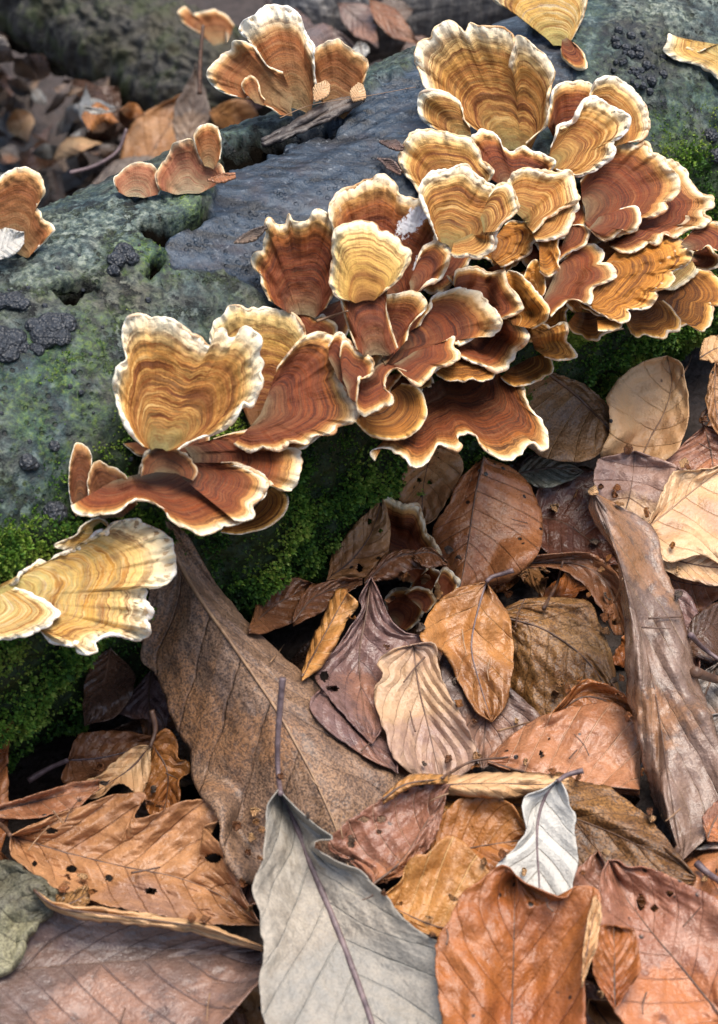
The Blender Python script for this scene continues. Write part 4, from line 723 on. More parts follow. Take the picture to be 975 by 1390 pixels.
leaf('broad pink brown leaf with two black holes at lower right', ML['pink'], [(1010, 1420), (935, 1325), (882, 1262), (842, 1206), (826, 1168)], [(1020, 1420), (1030, 1290), (982, 1228), (950, 1208), (915, 1192), (880, 1177), (855, 1177), (840, 1168), (826, 1168)], [(1000, 1430), (900, 1430), (832, 1370), (816, 1300), (812, 1240), (816, 1190), (826, 1168)], h=14, tilt=(.05, -.35), N=7, holes=[(909, 1214, 5, 4), (888, 1233, 5, 5), (870, 1225, 6, 11)], wob=2.6)
leaf('honey coloured ribbed leaf right of the silver leaf', ML['honey'], [(514, 1222), (555, 1243), (606, 1260), (664, 1248)], [(514, 1222), (545, 1195), (549, 1178), (562, 1161), (580, 1160), (598, 1140), (618, 1137), (643, 1155), (666, 1186), (678, 1212), (664, 1248)], [(514, 1224), (545, 1240), (550, 1254), (572, 1266), (606, 1270), (642, 1266), (664, 1252)], h=18, tilt=(0, -.4), pleat=.8, N=7, slant=.5, wob=2.2)
leaf('small rust leaf right of the rust orange leaf at the bottom', ML['rust'], [(834, 1370), (834, 1310), (833, 1256)], [(834, 1370), (805, 1320), (808, 1268), (822, 1255), (833, 1258)], [(834, 1370), (868, 1320), (861, 1266), (848, 1260), (833, 1256)], h=16)
leaf('silvery white leaf with a curved dark stalk standing upright', ML['white'], [(758, 1058), (742, 1078), (731, 1110), (729, 1150), (732, 1195), (732, 1250)], [(758, 1058), (736, 1072), (715, 1080), (709, 1096), (714, 1128), (698, 1152), (674, 1180), (700, 1225), (732, 1250)], [(758, 1058), (771, 1078), (775, 1096), (783, 1108), (780, 1130), (785, 1170), (777, 1200), (770, 1235), (732, 1250)], h=18, tilt=(0, -.6), stalk=[(758, 1060), (770, 1052), (792, 1046)], stalkmat=M_STALKP, wob=1.4, N=6, slant=1.2, rib=.42, pleat=.2)
leaf('broad silver grey leaf with a long purple stalk at the bottom', ML['silver'], [(378, 1072), (398, 1110), (425, 1180), (452, 1246), (477, 1310), (505, 1390), (530, 1480)], [(378, 1072), (362, 1098), (358, 1160), (345, 1194), (343, 1216), (352, 1240), (355, 1266), (358, 1300), (352, 1345), (385, 1430), (530, 1480)], [(378, 1072), (404, 1098), (428, 1120), (454, 1138), (431, 1141), (428, 1152), (462, 1171), (490, 1182), (511, 1202), (530, 1222), (549, 1248), (580, 1270), (612, 1292), (655, 1350), (620, 1440), (530, 1480)], h=24, tilt=(0, -.3), stalk=[(381, 1078), (377, 1040), (378, 990), (384, 920)], stalkmat=M_STALKP, rib=.75, ribt=.8, sr=.62, N=9, slant=1.7, wob=1.0)
leaf('rust orange leaf with a wavy frayed edge in the foreground', ML['rust'], [(690, 1500), (694, 1400), (697, 1300), (700, 1188)], [(690, 1500), (610, 1420), (592, 1290), (612, 1246), (626, 1214), (651, 1195), (676, 1177), (690, 1177), (700, 1188)], [(690, 1500), (785, 1430), (794, 1320), (804, 1270), (816, 1220), (800, 1202), (778, 1205), (766, 1219), (736, 1208), (714, 1199), (700, 1188)], h=24, tilt=(0, -.45), wob=2.4, N=8, slant=.4)
leaf('beige curled leaf edge fluttering beside the rust orange leaf', ML['paper'], [(790, 1330), (800, 1275), (810, 1225)], [(790, 1325), (794, 1275), (804, 1222), (810, 1215)], [(790, 1340), (808, 1285), (817, 1235), (810, 1220)], h=27, wob=3)

# ------------------------------------------------------------ brackets, the hindmost first
# brackets filling the depth of the cluster
FILL = 'small brackets packed deep inside the cluster'
for (x, y, a, ln, typ) in [(560, 372, 20, 60, 'red'), (610, 372, 60, 60, 'red'), (690, 345, 80, 60, 'crinkle'), (745, 345, 85, 66, 'red'), (765, 375, 60, 60, 'red'), (590, 470, 75, 70, 'red'), (475, 500, 60, 70, 'red'),
                           (545, 525, 70, 70, 'deep'), (650, 500, 80, 70, 'deep'), (700, 455, 70, 70, 'amber'), (755, 405, 75, 70, 'red'), (790, 330, 70, 70, 'red'), (850, 350, 60, 80, 'amber'), (450, 440, 70, 60, 'deep'),
                           (655, 395, 75, 60, 'red'), (730, 250, 60, 60, 'red'), (500, 545, 80, 60, 'deep'), (430, 560, 60, 80, 'red'), (300, 640, 70, 80, 'deep'), (385, 600, 60, 80, 'deep'), (240, 620, 70, 70, 'brown'), (740, 440, 60, 60, 'crinkle'),
                           (820, 420, 80, 70, 'amber'), (900, 390, 60, 80, 'amber'), (760, 300, 80, 60, 'red'), (670, 215, 80, 60, 'red'), (545, 455, 70, 60, 'red')]:
    w_ = [math.radians(a+d) for d in (-100, -70, -42, -15, 12, 40, 68, 98)]; b_ = (x-.45*ln*math.cos(math.radians(a)), y-.45*ln*math.sin(math.radians(a)))
    cap(typ, b_, [(b_[0]+ln*random.uniform(.62, .95)*math.cos(t), b_[1]+ln*random.uniform(.55, .85)*math.sin(t)) for t in w_], (.1, .6, .8), 'small bracket wedged deep between the larger ones of the cluster', rw=.6, group=FILL, limit=.002)
# left hand side
cap('amber', (330, 690), [(300, 722), (318, 725), (335, 723), (356, 718), (376, 707), (388, 693), (391, 679), (386, 667), (372, 660)], (.25, .75, .6), 'smooth amber bracket low under the rippled left shelf', ruf=.4, jit=.4)
cap('pale', (132, 712), [(149, 718), (142, 706), (128, 702), (114, 712), (104, 726), (90, 733), (73, 741), (92, 746), (110, 744), (124, 734)], (-.1, .5, .8), 'thin yellow bracket strip above the pale yellow bracket', rw=.4)
cap('pale', (-12, 812), [(0, 800), (22, 790), (28, 778), (45, 768), (55, 760), (65, 765), (75, 757), (85, 752), (95, 748), (105, 747), (115, 738), (125, 728), (135, 722), (145, 725), (148, 715), (160, 707), (175, 704), (188, 705), (200, 712), (210, 716), (222, 722), (232, 732), (234, 745), (239, 758), (236, 775), (228, 790), (212, 797), (195, 797), (192, 793), (196, 805), (193, 815), (200, 822), (205, 833), (197, 843), (205, 855), (195, 866), (180, 868), (160, 862), (145, 862), (135, 868), (128, 873), (133, 885), (122, 890), (110, 885), (108, 875), (90, 875), (70, 870), (58, 858), (50, 850)], (.05, .55, .8), 'large pale yellow frilly bracket at the left edge over the moss', rimmat=M_RIMW, rw=1.25, cup=.5, dz=1, ruf=2.2, frill=2.4, jit=1.6)
cap('pale', (-18, 826), [(-20, 868), (10, 867), (30, 865), (50, 857), (66, 847), (80, 834), (72, 824), (58, 815), (44, 806), (20, 798)], (.2, .5, .8), 'small yellow lobe in front of the pale yellow frilly bracket', rimmat=M_RIMW, rw=.7, ruf=.6)
cap('brown', (108, 700), [(99, 692), (94, 660), (96, 625), (102, 607), (112, 601), (121, 610), (124, 628), (121, 650), (122, 685)], (-.2, .1, 1), 'upright brown finger shaped bracket at the left end of the shelf', rw=.35, ruf=.5)
cap('brown', (152, 704), [(120, 690), (121, 655), (125, 635), (133, 625), (146, 632), (160, 637), (173, 650), (182, 668), (186, 685)], (0, .2, 1), 'brown hollow bracket beside the finger shaped one', rw=.4, cup=3)
cap('red', (215, 668), [(186, 652), (194, 622), (205, 608), (222, 605), (240, 612), (256, 620), (264, 634), (258, 652), (245, 668)], (0, .2, 1), 'dark red crest rising behind the rippled left shelf', rw=.3, rimmat=M_RIMT)
cap('red', (255, 618), [(290, 596), (318, 588), (343, 584), (355, 592), (365, 607), (378, 612), (392, 608), (406, 610), (411, 625), (408, 640), (403, 652), (402, 662), (390, 666), (376, 663), (366, 654), (345, 650), (318, 650)], (.3, .6, .8), 'dark red shelf bracket above the smooth amber one', cup=2)
cap('red', (196, 640), [(97, 686), (103, 697), (125, 700), (150, 698), (163, 694), (176, 682), (190, 676), (206, 681), (222, 690), (230, 703), (243, 713), (258, 718), (272, 726), (288, 724), (302, 715), (316, 714), (330, 708), (342, 700), (343, 685), (355, 676), (362, 664), (363, 652), (350, 641), (338, 634), (322, 628), (300, 628)], (.1, .8, .7), 'wide rippled brown shelf bracket with a cream lip on the left', rw=.75, cup=3.5, ruf=2.2, fold=2.8)
cap('red', (246, 642), [(318, 706), (332, 706), (342, 699), (343, 686), (354, 677), (362, 665), (362, 653), (350, 642), (336, 636), (318, 632)], (.2, .6, .8), 'folded right lobe of the rippled shelf with a cream curl', rw=.8, cup=2, ruf=2, bw=.15)
cap('brown', (226, 642), [(192, 646), (196, 624), (206, 609), (222, 605), (238, 611), (250, 618), (262, 626), (268, 640), (262, 652)], (0, .2, 1), 'small dark crest standing on the rippled shelf below the heart shaped fan', rw=.3, cup=2, rimmat=M_RIMT)
cap('red', (412, 470), [(392, 428), (404, 417), (420, 419), (430, 431), (440, 427), (453, 437), (458, 448), (452, 460)], (0, .2, 1), 'small red knobby bracket behind the heart shaped pair', rw=.6)
cap('stalk', (355, 580), [(310, 500), (287, 466), (290, 438), (303, 427), (316, 416), (332, 419), (348, 420), (362, 418), (380, 420), (397, 426), (408, 437), (414, 452), (411, 470), (402, 488), (390, 505)], (0, .15, 1), 'pale topped bracket rising behind the banded ochre fan', rw=.8, cup=2)
cap('red', (352, 560), [(376, 500), (392, 480), (410, 460), (425, 453), (440, 453), (455, 458), (464, 470), (460, 485), (464, 495), (458, 508), (463, 520), (472, 535), (484, 548), (486, 562), (478, 573), (462, 578), (452, 588), (430, 592), (418, 603), (396, 600), (380, 612), (355, 606), (335, 612), (318, 602)], (.25, .4, 1), 'broad rust red bracket right of the banded ochre fan', cup=2.4, fold=1.8, bw=.3)
cap('red', (452, 500), [(446, 470), (456, 456), (468, 458), (476, 470), (488, 474), (500, 480), (506, 492), (500, 508), (488, 508), (482, 520), (474, 532)], (.2, .4, .9), 'knobbly red lobe between the left fans and the centre', rw=.9, ruf=2.4)
cap('ochre', (216, 612), [(195, 606), (180, 590), (165, 562), (157, 530), (158, 510), (163, 495), (172, 488), (168, 470), (167, 450), (175, 433), (190, 428), (205, 432), (212, 430), (228, 433), (245, 443), (258, 453), (268, 457), (278, 465), (283, 470), (290, 467), (291, 455), (297, 447), (305, 448), (310, 458), (320, 458), (328, 447), (335, 443), (345, 450), (355, 463), (352, 480), (358, 493), (353, 505), (357, 517), (352, 530), (345, 545), (338, 552), (330, 545), (322, 563), (310, 578), (295, 588), (275, 593), (258, 600), (242, 610)], (-.05, .1, 1), 'large heart shaped ochre fan with brown bands on the left', rw=.75, cup=2.2, dz=2, jit=.7)
# back edge of the log
cap('buff', (455, 158), [(428, 120), (424, 100), (422, 85), (428, 70), (440, 60), (455, 54), (468, 60), (482, 70), (497, 82), (499, 92), (494, 106), (491, 122), (484, 142)], (0, -.1, 1), 'rounded rust bracket right of the white frilled one on the back edge', rw=.3, rimmat=M_RIMT)
cap('crown', (408, 152), [(366, 96), (358, 80), (352, 68), (345, 57), (332, 47), (324, 38), (330, 27), (342, 22), (352, 14), (372, 10), (392, 12), (404, 20), (411, 32), (414, 44), (421, 54), (427, 64), (425, 80), (430, 120)], (0, -.1, 1), 'tall tan bracket with a white frilled top on the back edge', rw=1.1, rimmat=M_RIMW, cup=-1.5, frill=2.2, ruf=2)
cap('buff', (398, 146), [(380, 156), (366, 146), (350, 140), (338, 132), (325, 132), (310, 128), (296, 121), (284, 110), (281, 99), (290, 88), (299, 76), (315, 70), (318, 59), (331, 56), (343, 63), (352, 74), (364, 90), (384, 98)], (-.2, .1, 1), 'left leaning orange bracket with a curled lip on the back edge', rw=.7, cup=2.5)
cap('buff', (352, 142), [(333, 126), (328, 115), (333, 105), (343, 104), (351, 113), (353, 126), (360, 136)], (-.1, .2, 1), 'small curled lobe on the lip of the orange back bracket', rw=.6, dz=1)
cap('buff', (300, 60), [(318, 34), (306, 20), (292, 13), (276, 15), (262, 19), (250, 8), (242, 15), (247, 28), (260, 38), (272, 44)], (0, .2, 1), 'curled bracket with a white edge before the mossy background log', rw=.6, dz=40)
cap('pink', (184, 268), [(160, 260), (156, 244), (165, 235), (172, 228), (183, 222), (195, 221), (205, 226), (214, 235), (219, 250), (215, 264)], (0, 0, 1), 'small pinkish bracket at the left of the little trio', rw=.3)
cap('pink', (256, 264), [(216, 257), (212, 240), (218, 225), (228, 215), (232, 200), (240, 190), (252, 187), (262, 192), (268, 202), (272, 215), (285, 225), (298, 222), (303, 238), (292, 252)], (0, 0, 1), 'pinkish buff bracket in the middle of the little trio', rw=.35)
cap('buff', (284, 228), [(268, 205), (264, 182), (275, 172), (288, 170), (296, 178), (300, 198), (298, 216)], (0, 0, 1), 'small orange curl at the right of the little trio', rw=.45)
cap('buff', (20, 345), [(-40, 310), (-30, 262), (0, 240), (15, 230), (32, 228), (48, 234), (58, 246), (60, 260), (54, 272), (48, 282), (55, 288), (58, 298), (68, 303), (73, 312), (62, 326), (46, 342)], (0, -.1, 1), 'round topped rust bracket at the left picture edge', rw=.6, ruf=.8)
leaf('pale blue grey leaf scrap before the left edge bracket', ML['white'], [(-15, 350), (12, 333), (33, 318)], [(-15, 320), (10, 311), (33, 315)], [(-15, 356), (20, 346), (33, 330)], h=4, zfree=True, rib=0, group=None)
# top right
cap('pale', (760, 64), [(736, 46), (712, 25), (705, 12), (690, 10), (672, 2), (668, -15), (700, -35), (750, -40), (790, -20), (796, 5), (788, 30), (776, 54)], (0, .1, 1), 'hanging pale green yellow bracket at the top edge', rw=.6, cup=-1.5)
cap('red', (766, 52), [(762, 66), (764, 80), (774, 89), (785, 94), (797, 93), (795, 79), (788, 67), (778, 58)], (0, .4, 1), 'small dark red bracket below the hanging pale one', rw=.4)
cap('pale', (990, 66), [(958, 66), (945, 72), (930, 66), (918, 52), (908, 46), (906, 58), (904, 70), (915, 79), (932, 84), (948, 88), (960, 97), (975, 107), (995, 114)], (0, .4, 1), 'thin pale green curled bracket at the upper right edge', rw=.6)
# right hand cluster, the lowest shelves first
cap('amber', (890, 402), [(930, 372), (950, 367), (966, 370), (980, 385), (990, 400), (985, 412), (970, 415), (963, 410), (967, 425), (966, 440), (955, 449), (945, 447), (935, 441), (922, 444), (908, 436)], (.3, .75, .6), 'amber shelf bracket lowest at the right of the cluster', ruf=.6)
cap('amber', (866, 414), [(900, 408), (910, 416), (919, 425), (924, 438), (920, 447), (908, 449), (903, 458), (890, 458), (877, 455), (864, 459), (855, 448), (850, 436)], (.1, .8, .6), 'golden brown shelf bracket above the moss on the right', ruf=.6)
cap('amber', (798, 424), [(770, 440), (778, 452), (790, 456), (800, 461), (812, 461), (819, 454), (828, 450), (846, 446)], (0, .8, .5), 'thin tan bracket lip touching the moss under the right cluster', rimmat=M_RIMT, ruf=.8)
cap('amber', (795, 396), [(748, 430), (758, 418), (770, 406), (785, 408), (797, 418), (810, 428), (828, 430), (843, 438), (838, 445), (824, 450), (812, 449)], (0, .8, .6), 'tan bracket with a wavy lip over the thin moss touching one', rimmat=M_RIMT, ruf=.8)
cap('pale', (905, 352), [(930, 338), (940, 342), (947, 348), (951, 361), (945, 372), (932, 380), (926, 388), (913, 393), (900, 392)], (.3, .5, .8), 'pale thin bracket tip behind the golden folded shelf', rw=.5)
cap('crinkle', (798, 388), [(850, 326), (890, 320), (925, 324), (934, 340), (936, 354), (925, 363), (914, 368), (917, 380), (908, 390), (893, 395), (894, 404), (882, 416), (868, 420), (852, 420), (857, 430), (846, 438), (833, 434), (820, 428), (806, 420), (796, 412)], (.3, .7, .7), 'golden folded shelf bracket in the lower right cluster', cup=2, fold=1.6, ruf=1.8)
cap('red', (928, 336), [(938, 316), (950, 305), (965, 302), (985, 305), (998, 325), (982, 340), (962, 337)], (.2, .5, .8), 'orange red bracket at the right picture edge', rw=.4)
cap('red', (940, 347), [(953, 339), (962, 333), (972, 343), (978, 355), (972, 364), (958, 366), (945, 363)], (.2, .6, .8), 'little red bracket under the one at the right edge', rw=.6)
cap('red', (746, 385), [(790, 330), (803, 332), (812, 333), (820, 343), (818, 352), (812, 358), (825, 358), (833, 365), (836, 375), (828, 382), (815, 386), (807, 390), (805, 398), (807, 404), (798, 413), (786, 408), (772, 406), (760, 416), (748, 430)], (.2, .7, .7), 'deep red hollow bracket with a scalloped cream lip', cup=3)
cap('red', (835, 292), [(885, 225), (906, 218), (920, 222), (932, 233), (936, 246), (945, 258), (957, 265), (969, 267), (969, 280), (957, 286), (956, 293), (966, 300), (955, 308), (938, 310), (922, 319), (912, 322), (902, 316), (893, 332), (880, 328), (870, 337), (856, 344), (843, 341), (828, 334)], (.3, .6, .8), 'second red shelf bracket reaching furthest right', rw=.7, ruf=1.6)
cap('red', (768, 318), [(775, 306), (788, 305), (798, 309), (800, 319), (795, 331), (785, 338), (770, 345), (758, 354)], (0, .5, .8), 'small tan curl beneath the big red hollow bracket', rw=.5)
cap('red', (792, 286), [(788, 246), (812, 214), (835, 193), (852, 194), (864, 199), (875, 194), (883, 203), (886, 210), (900, 213), (907, 226), (917, 234), (922, 246), (921, 260), (910, 272), (902, 274), (906, 283), (898, 290), (884, 296), (872, 294), (868, 304), (858, 316), (846, 317), (832, 323), (820, 326), (808, 318), (796, 308)], (.25, .45, .9), 'big deep red hollow bracket with concentric rings on the right', rw=.75, cup=3.5, ruf=1.4)
cap('red', (806, 302), [(842, 284), (860, 280), (867, 286), (870, 298), (864, 310), (855, 316), (846, 311), (835, 318), (823, 325), (812, 319)], (.1, .6, .8), 'rolled red lobe at the front of the big hollow bracket', rw=.55, cup=-3)
# top of the cluster
cap('ochre', (705, 208), [(640, 172), (604, 142), (578, 120), (571, 98), (563, 80), (566, 62), (576, 55), (586, 53), (588, 40), (600, 31), (615, 29), (625, 38), (633, 45), (638, 32), (650, 35), (665, 36), (680, 38), (692, 43), (698, 55), (697, 72), (692, 90), (699, 60), (702, 48), (712, 52), (725, 63), (738, 75), (748, 85), (753, 98), (748, 115), (744, 135), (747, 155), (740, 172), (728, 182), (714, 194)], (0, -.05, 1), 'largest ochre fan with a split rim at the top of the cluster', rw=.9, cup=2.6, jit=.8)
cap('ochre', (632, 186), [(598, 180), (584, 170), (572, 160), (567, 148), (568, 134), (577, 125), (592, 123), (608, 126), (620, 134), (626, 145), (629, 160), (638, 172)], (0, 0, 1), 'small ochre bracket left in front of the largest fan', rw=.75)
cap('red', (770, 196), [(742, 168), (748, 142), (752, 126), (760, 116), (780, 113), (800, 112), (806, 125), (800, 150)], (0, .1, 1), 'red brown bracket right behind the largest fan', rw=.7)
cap('ochre', (812, 190), [(800, 130), (808, 112), (820, 105), (830, 104), (842, 109), (855, 118), (866, 130), (872, 140), (878, 155), (880, 168), (878, 180), (868, 190), (853, 193)], (.1, .1, 1), 'pale orange bracket at the right of the upper cluster', rw=.8)
cap('ochre', (746, 224), [(748, 200), (755, 183), (758, 172), (770, 168), (780, 163), (786, 150), (795, 137), (810, 133), (824, 140), (838, 148), (850, 160), (851, 175), (840, 187), (830, 192), (833, 202), (826, 214), (812, 227), (798, 236), (783, 239), (768, 234), (755, 230)], (.15, .35, .9), 'funnel shaped ochre bracket with a frilled white rim', rw=1.1, rimmat=M_RIMW, cup=3, ruf=2.2, dz=2, frill=2.2, jit=1.5)
# middle of the cluster, lower shelves first
cap('deep', (600, 512), [(509, 625), (503, 614), (517, 608), (532, 610), (548, 620), (563, 632), (577, 629), (587, 614), (594, 604), (606, 609), (620, 611), (626, 603), (619, 594), (630, 588), (645, 590), (651, 602), (662, 613), (677, 621), (693, 624), (706, 616), (716, 604), (726, 602), (738, 613), (746, 604), (744, 590), (736, 573), (724, 560), (716, 545), (710, 522)], (.15, .85, .6), 'wide dark amber bracket with a wavy cream lip hanging lowest in the centre', rw=.85, cup=2, ruf=1.0)
cap('amber', (706, 492), [(680, 512), (688, 520), (697, 524), (712, 522), (730, 517), (744, 510), (751, 499), (748, 488), (738, 481)], (.1, .8, .6), 'amber bracket right of the centre just above the brown papery leaf', rw=.8, ruf=.5)
cap('amber', (622, 484), [(588, 502), (600, 513), (618, 518), (640, 515), (655, 518), (668, 514), (675, 503)], (0, .8, .5), 'thin cream lipped bracket between two centre shelves', ruf=.6)
cap('amber', (510, 548), [(483, 572), (497, 586), (512, 594), (535, 596), (556, 591), (571, 579), (579, 562), (577, 545), (571, 532), (562, 524), (545, 521)], (.3, .6, .8), 'golden cup bracket with dark vertical bands in the centre', rw=.7, ruf=.3, jit=.4, cup=2.5)
cap('crinkle', (722, 464), [(724, 436), (738, 440), (748, 445), (765, 438), (770, 448), (768, 462), (775, 470), (783, 482), (770, 488), (755, 488), (740, 484)], (.3, .5, .8), 'crinkled golden bracket with white tips over the moss', rw=.8, ruf=2.2)
cap('red', (636, 452), [(676, 430), (688, 428), (700, 435), (711, 444), (716, 457), (709, 469), (698, 477), (692, 490), (686, 502), (672, 503), (655, 495), (640, 492), (622, 482)], (.2, .7, .7), 'amber red shelf bracket with a thick cream lip right of centre', rw=.85)
cap('crinkle', (722, 404), [(712, 375), (718, 362), (724, 355), (731, 355), (735, 368), (741, 380), (741, 395), (734, 404)], (.2, .2, 1), 'upright crinkled golden bracket in the gap of the cluster', rw=.4, ruf=2)
cap('crinkle', (688, 428), [(684, 380), (690, 368), (702, 370), (712, 376), (724, 390), (732, 398), (738, 408), (746, 420), (742, 432), (735, 440), (722, 446)], (.2, .4, .9), 'crinkled golden bracket between centre and right cluster', rw=.5, ruf=2)
cap('red', (634, 418), [(616, 385), (620, 366), (632, 363), (645, 363), (656, 367), (666, 372), (682, 369), (688, 384), (699, 397), (708, 408), (712, 418), (702, 425), (690, 430), (676, 434)], (.15, .5, .8), 'rust red bracket with a pale right rim in the centre', rw=.7)
cap('red', (522, 478), [(570, 442), (577, 428), (586, 418), (585, 407), (592, 400), (605, 396), (620, 394), (632, 393), (648, 397), (660, 407), (672, 418), (675, 428), (681, 440), (676, 450), (665, 457), (650, 455), (638, 460), (627, 468), (622, 464), (617, 456), (613, 470), (623, 481), (615, 492), (600, 497), (588, 505), (580, 516), (565, 519), (552, 510), (538, 500)], (.25, .6, .8), 'wide red fan with a ruffled lip in the middle of the cluster', rw=.85, cup=2, ruf=1.8)
cap('red', (548, 486), [(606, 462), (617, 457), (614, 470), (624, 481), (615, 493), (600, 498), (588, 506), (580, 517), (565, 520), (552, 512), (540, 502)], (.2, .75, .7), 'ruffled front lip lobe of the wide red fan', rw=.9, cup=2.5, ruf=2.4, fold=1.6)
cap('red', (505, 500), [(552, 504), (535, 500), (525, 512), (522, 528), (534, 540), (530, 550), (515, 555), (505, 562), (495, 565), (486, 558), (484, 545)], (.1, .7, .7), 'dark red bracket with a folded cream lip over the golden cup', rw=.75, ruf=1.2)
cap('red', (470, 528), [(462, 485), (464, 468), (470, 461), (476, 466), (485, 478), (497, 481), (505, 490), (505, 503), (498, 512), (489, 511), (486, 522), (484, 545)], (.2, .4, .9), 'small frilly red bracket beside the rust red left fan', rw=.85, ruf=1.8)
cap('red', (412, 430), [(366, 408), (356, 385), (354, 371), (345, 364), (342, 353), (348, 343), (358, 341), (359, 328), (363, 315), (360, 303), (366, 295), (373, 304), (381, 307), (389, 303), (392, 290), (397, 300), (412, 301), (421, 296), (426, 286), (438, 286), (450, 296), (461, 310), (464, 340), (458, 385), (442, 418)], (0, -.05, 1), 'maroon bracket with a toothed rim standing on bare wood', rw=.6, cup=2, jit=.6)
cap('red', (516, 425), [(462, 345), (449, 300), (448, 282), (455, 268), (465, 258), (478, 254), (490, 248), (503, 243), (517, 238), (530, 243), (540, 252), (540, 262), (552, 268), (568, 268), (582, 273), (595, 282), (603, 293), (600, 305), (594, 315), (590, 325), (600, 325), (607, 335), (610, 345), (605, 360), (603, 370), (596, 380), (580, 382), (570, 392), (560, 400), (550, 410)], (.1, .05, 1), 'broad red bracket with a white mould patch behind the yellow tongue', patch=[(560, 300, 34, 15, -.85), (566, 358, 5, 13, .2)], rw=.75, cup=2)
cap('red', (556, 392), [(566, 356), (576, 337), (590, 327), (601, 327), (608, 337), (610, 348), (605, 362), (602, 372), (594, 380), (580, 385), (568, 396)], (.2, .3, 1), 'right lobe with a thick white lip on the broad mould patched bracket', rw=.95, cup=2, ruf=2)
cap('red', (516, 484), [(520, 402), (535, 400), (550, 396), (565, 398), (577, 405), (580, 412), (576, 422), (565, 432), (556, 445), (552, 462)], (.25, .1, 1), 'red wing shaped bracket with a white right edge at the tongue foot', rw=.5, cup=2)
cap('red', (512, 484), [(485, 474), (472, 440), (463, 408), (460, 380), (478, 362), (508, 360), (528, 376), (523, 406), (530, 442), (540, 472)], (0, .1, 1), 'long red banded foot below the yellow tongue', rw=.25, rimmat=M_RIMT, cup=-3, dz=3, bw=.6, jit=.3)
cap('yellow', (496, 410), [(474, 408), (457, 402), (449, 378), (452, 352), (450, 335), (455, 315), (465, 308), (480, 302), (495, 300), (510, 304), (515, 312), (530, 315), (540, 325), (545, 332), (556, 340), (555, 352), (548, 365), (540, 378), (526, 391), (514, 402)], (0, .15, 1), 'rounded yellow tongue bracket on top of a long red foot', rw=.6, cup=-1.2, dz=1, bw=.6)
cap('crinkle', (668, 338), [(686, 305), (694, 300), (706, 302), (718, 300), (727, 304), (728, 318), (722, 330), (718, 345), (708, 352), (695, 356), (686, 360), (680, 362)], (.2, .5, .8), 'crinkled golden bracket below the rust banded shelf', rw=.7, ruf=2.2)
cap('crinkle', (736, 318), [(754, 318), (758, 324), (757, 335), (761, 345), (757, 358), (760, 365), (752, 372), (742, 376), (733, 368)], (.1, .5, .9), 'hanging fluted golden bracket beside the deep red hollow', rw=.5, fold=1.8)
cap('ochre', (728, 296), [(778, 258), (785, 266), (786, 280), (779, 293), (774, 306), (764, 316), (752, 322), (740, 326), (728, 327)], (.2, .6, .8), 'lower of the two ochre lips right of the rust banded shelf', rw=.7)
cap('red', (698, 252), [(660, 240), (645, 208), (640, 192), (648, 181), (665, 182), (678, 190), (683, 202), (694, 208), (703, 202), (712, 198), (722, 205), (735, 210), (748, 214), (754, 220), (748, 230), (735, 240)], (.05, .2, 1), 'orange frilled bracket under the foot of the largest fan', rw=1.1, rimmat=M_RIMW, ruf=2.2, frill=2.2, jit=1.5)
cap('ochre', (706, 296), [(682, 270), (698, 236), (715, 228), (735, 232), (755, 235), (768, 232), (777, 240), (780, 252), (785, 268), (775, 279), (762, 283), (750, 292), (740, 296), (735, 306), (724, 316)], (.15, .4, .9), 'upper ochre lip bracket with brown rings right of the rust banded shelf', rw=.85, ruf=1.8, cup=2.5)
cap('ochre', (622, 266), [(575, 266), (567, 260), (558, 245), (549, 235), (544, 215), (548, 197), (560, 183), (575, 179), (595, 180), (612, 181), (628, 185), (638, 190), (643, 197), (650, 205), (655, 218), (660, 225), (671, 232), (664, 246)], (0, .1, 1), 'rounded ochre bracket at the upper left of the cluster', rw=.9, cup=1.5)
cap('ochre', (606, 334), [(594, 326), (580, 290), (570, 262), (574, 246), (585, 238), (600, 233), (618, 228), (632, 224), (640, 232), (650, 240), (660, 248), (668, 252), (672, 258), (690, 251), (695, 262), (700, 278), (695, 290), (688, 298), (680, 304), (676, 312), (672, 326), (668, 338), (655, 347), (640, 346), (624, 347)], (.1, .3, 1), 'rust banded ochre shelf in the heart of the cluster', rw=.9, cup=3, ruf=1.6)
cap('ochre', (654, 306), [(664, 266), (676, 252), (690, 250), (697, 263), (701, 279), (695, 292), (684, 302), (674, 314)], (.3, .3, 1), 'curled right lobe of the rust banded ochre shelf', rw=1.0, cup=3, ruf=2)
cap('ochre', (628, 322), [(668, 320), (670, 332), (662, 343), (648, 348), (634, 347), (622, 349), (612, 345)], (.1, .7, .7), 'turned up lower lip of the rust banded ochre shelf', rw=1.0, cup=4, ruf=2)

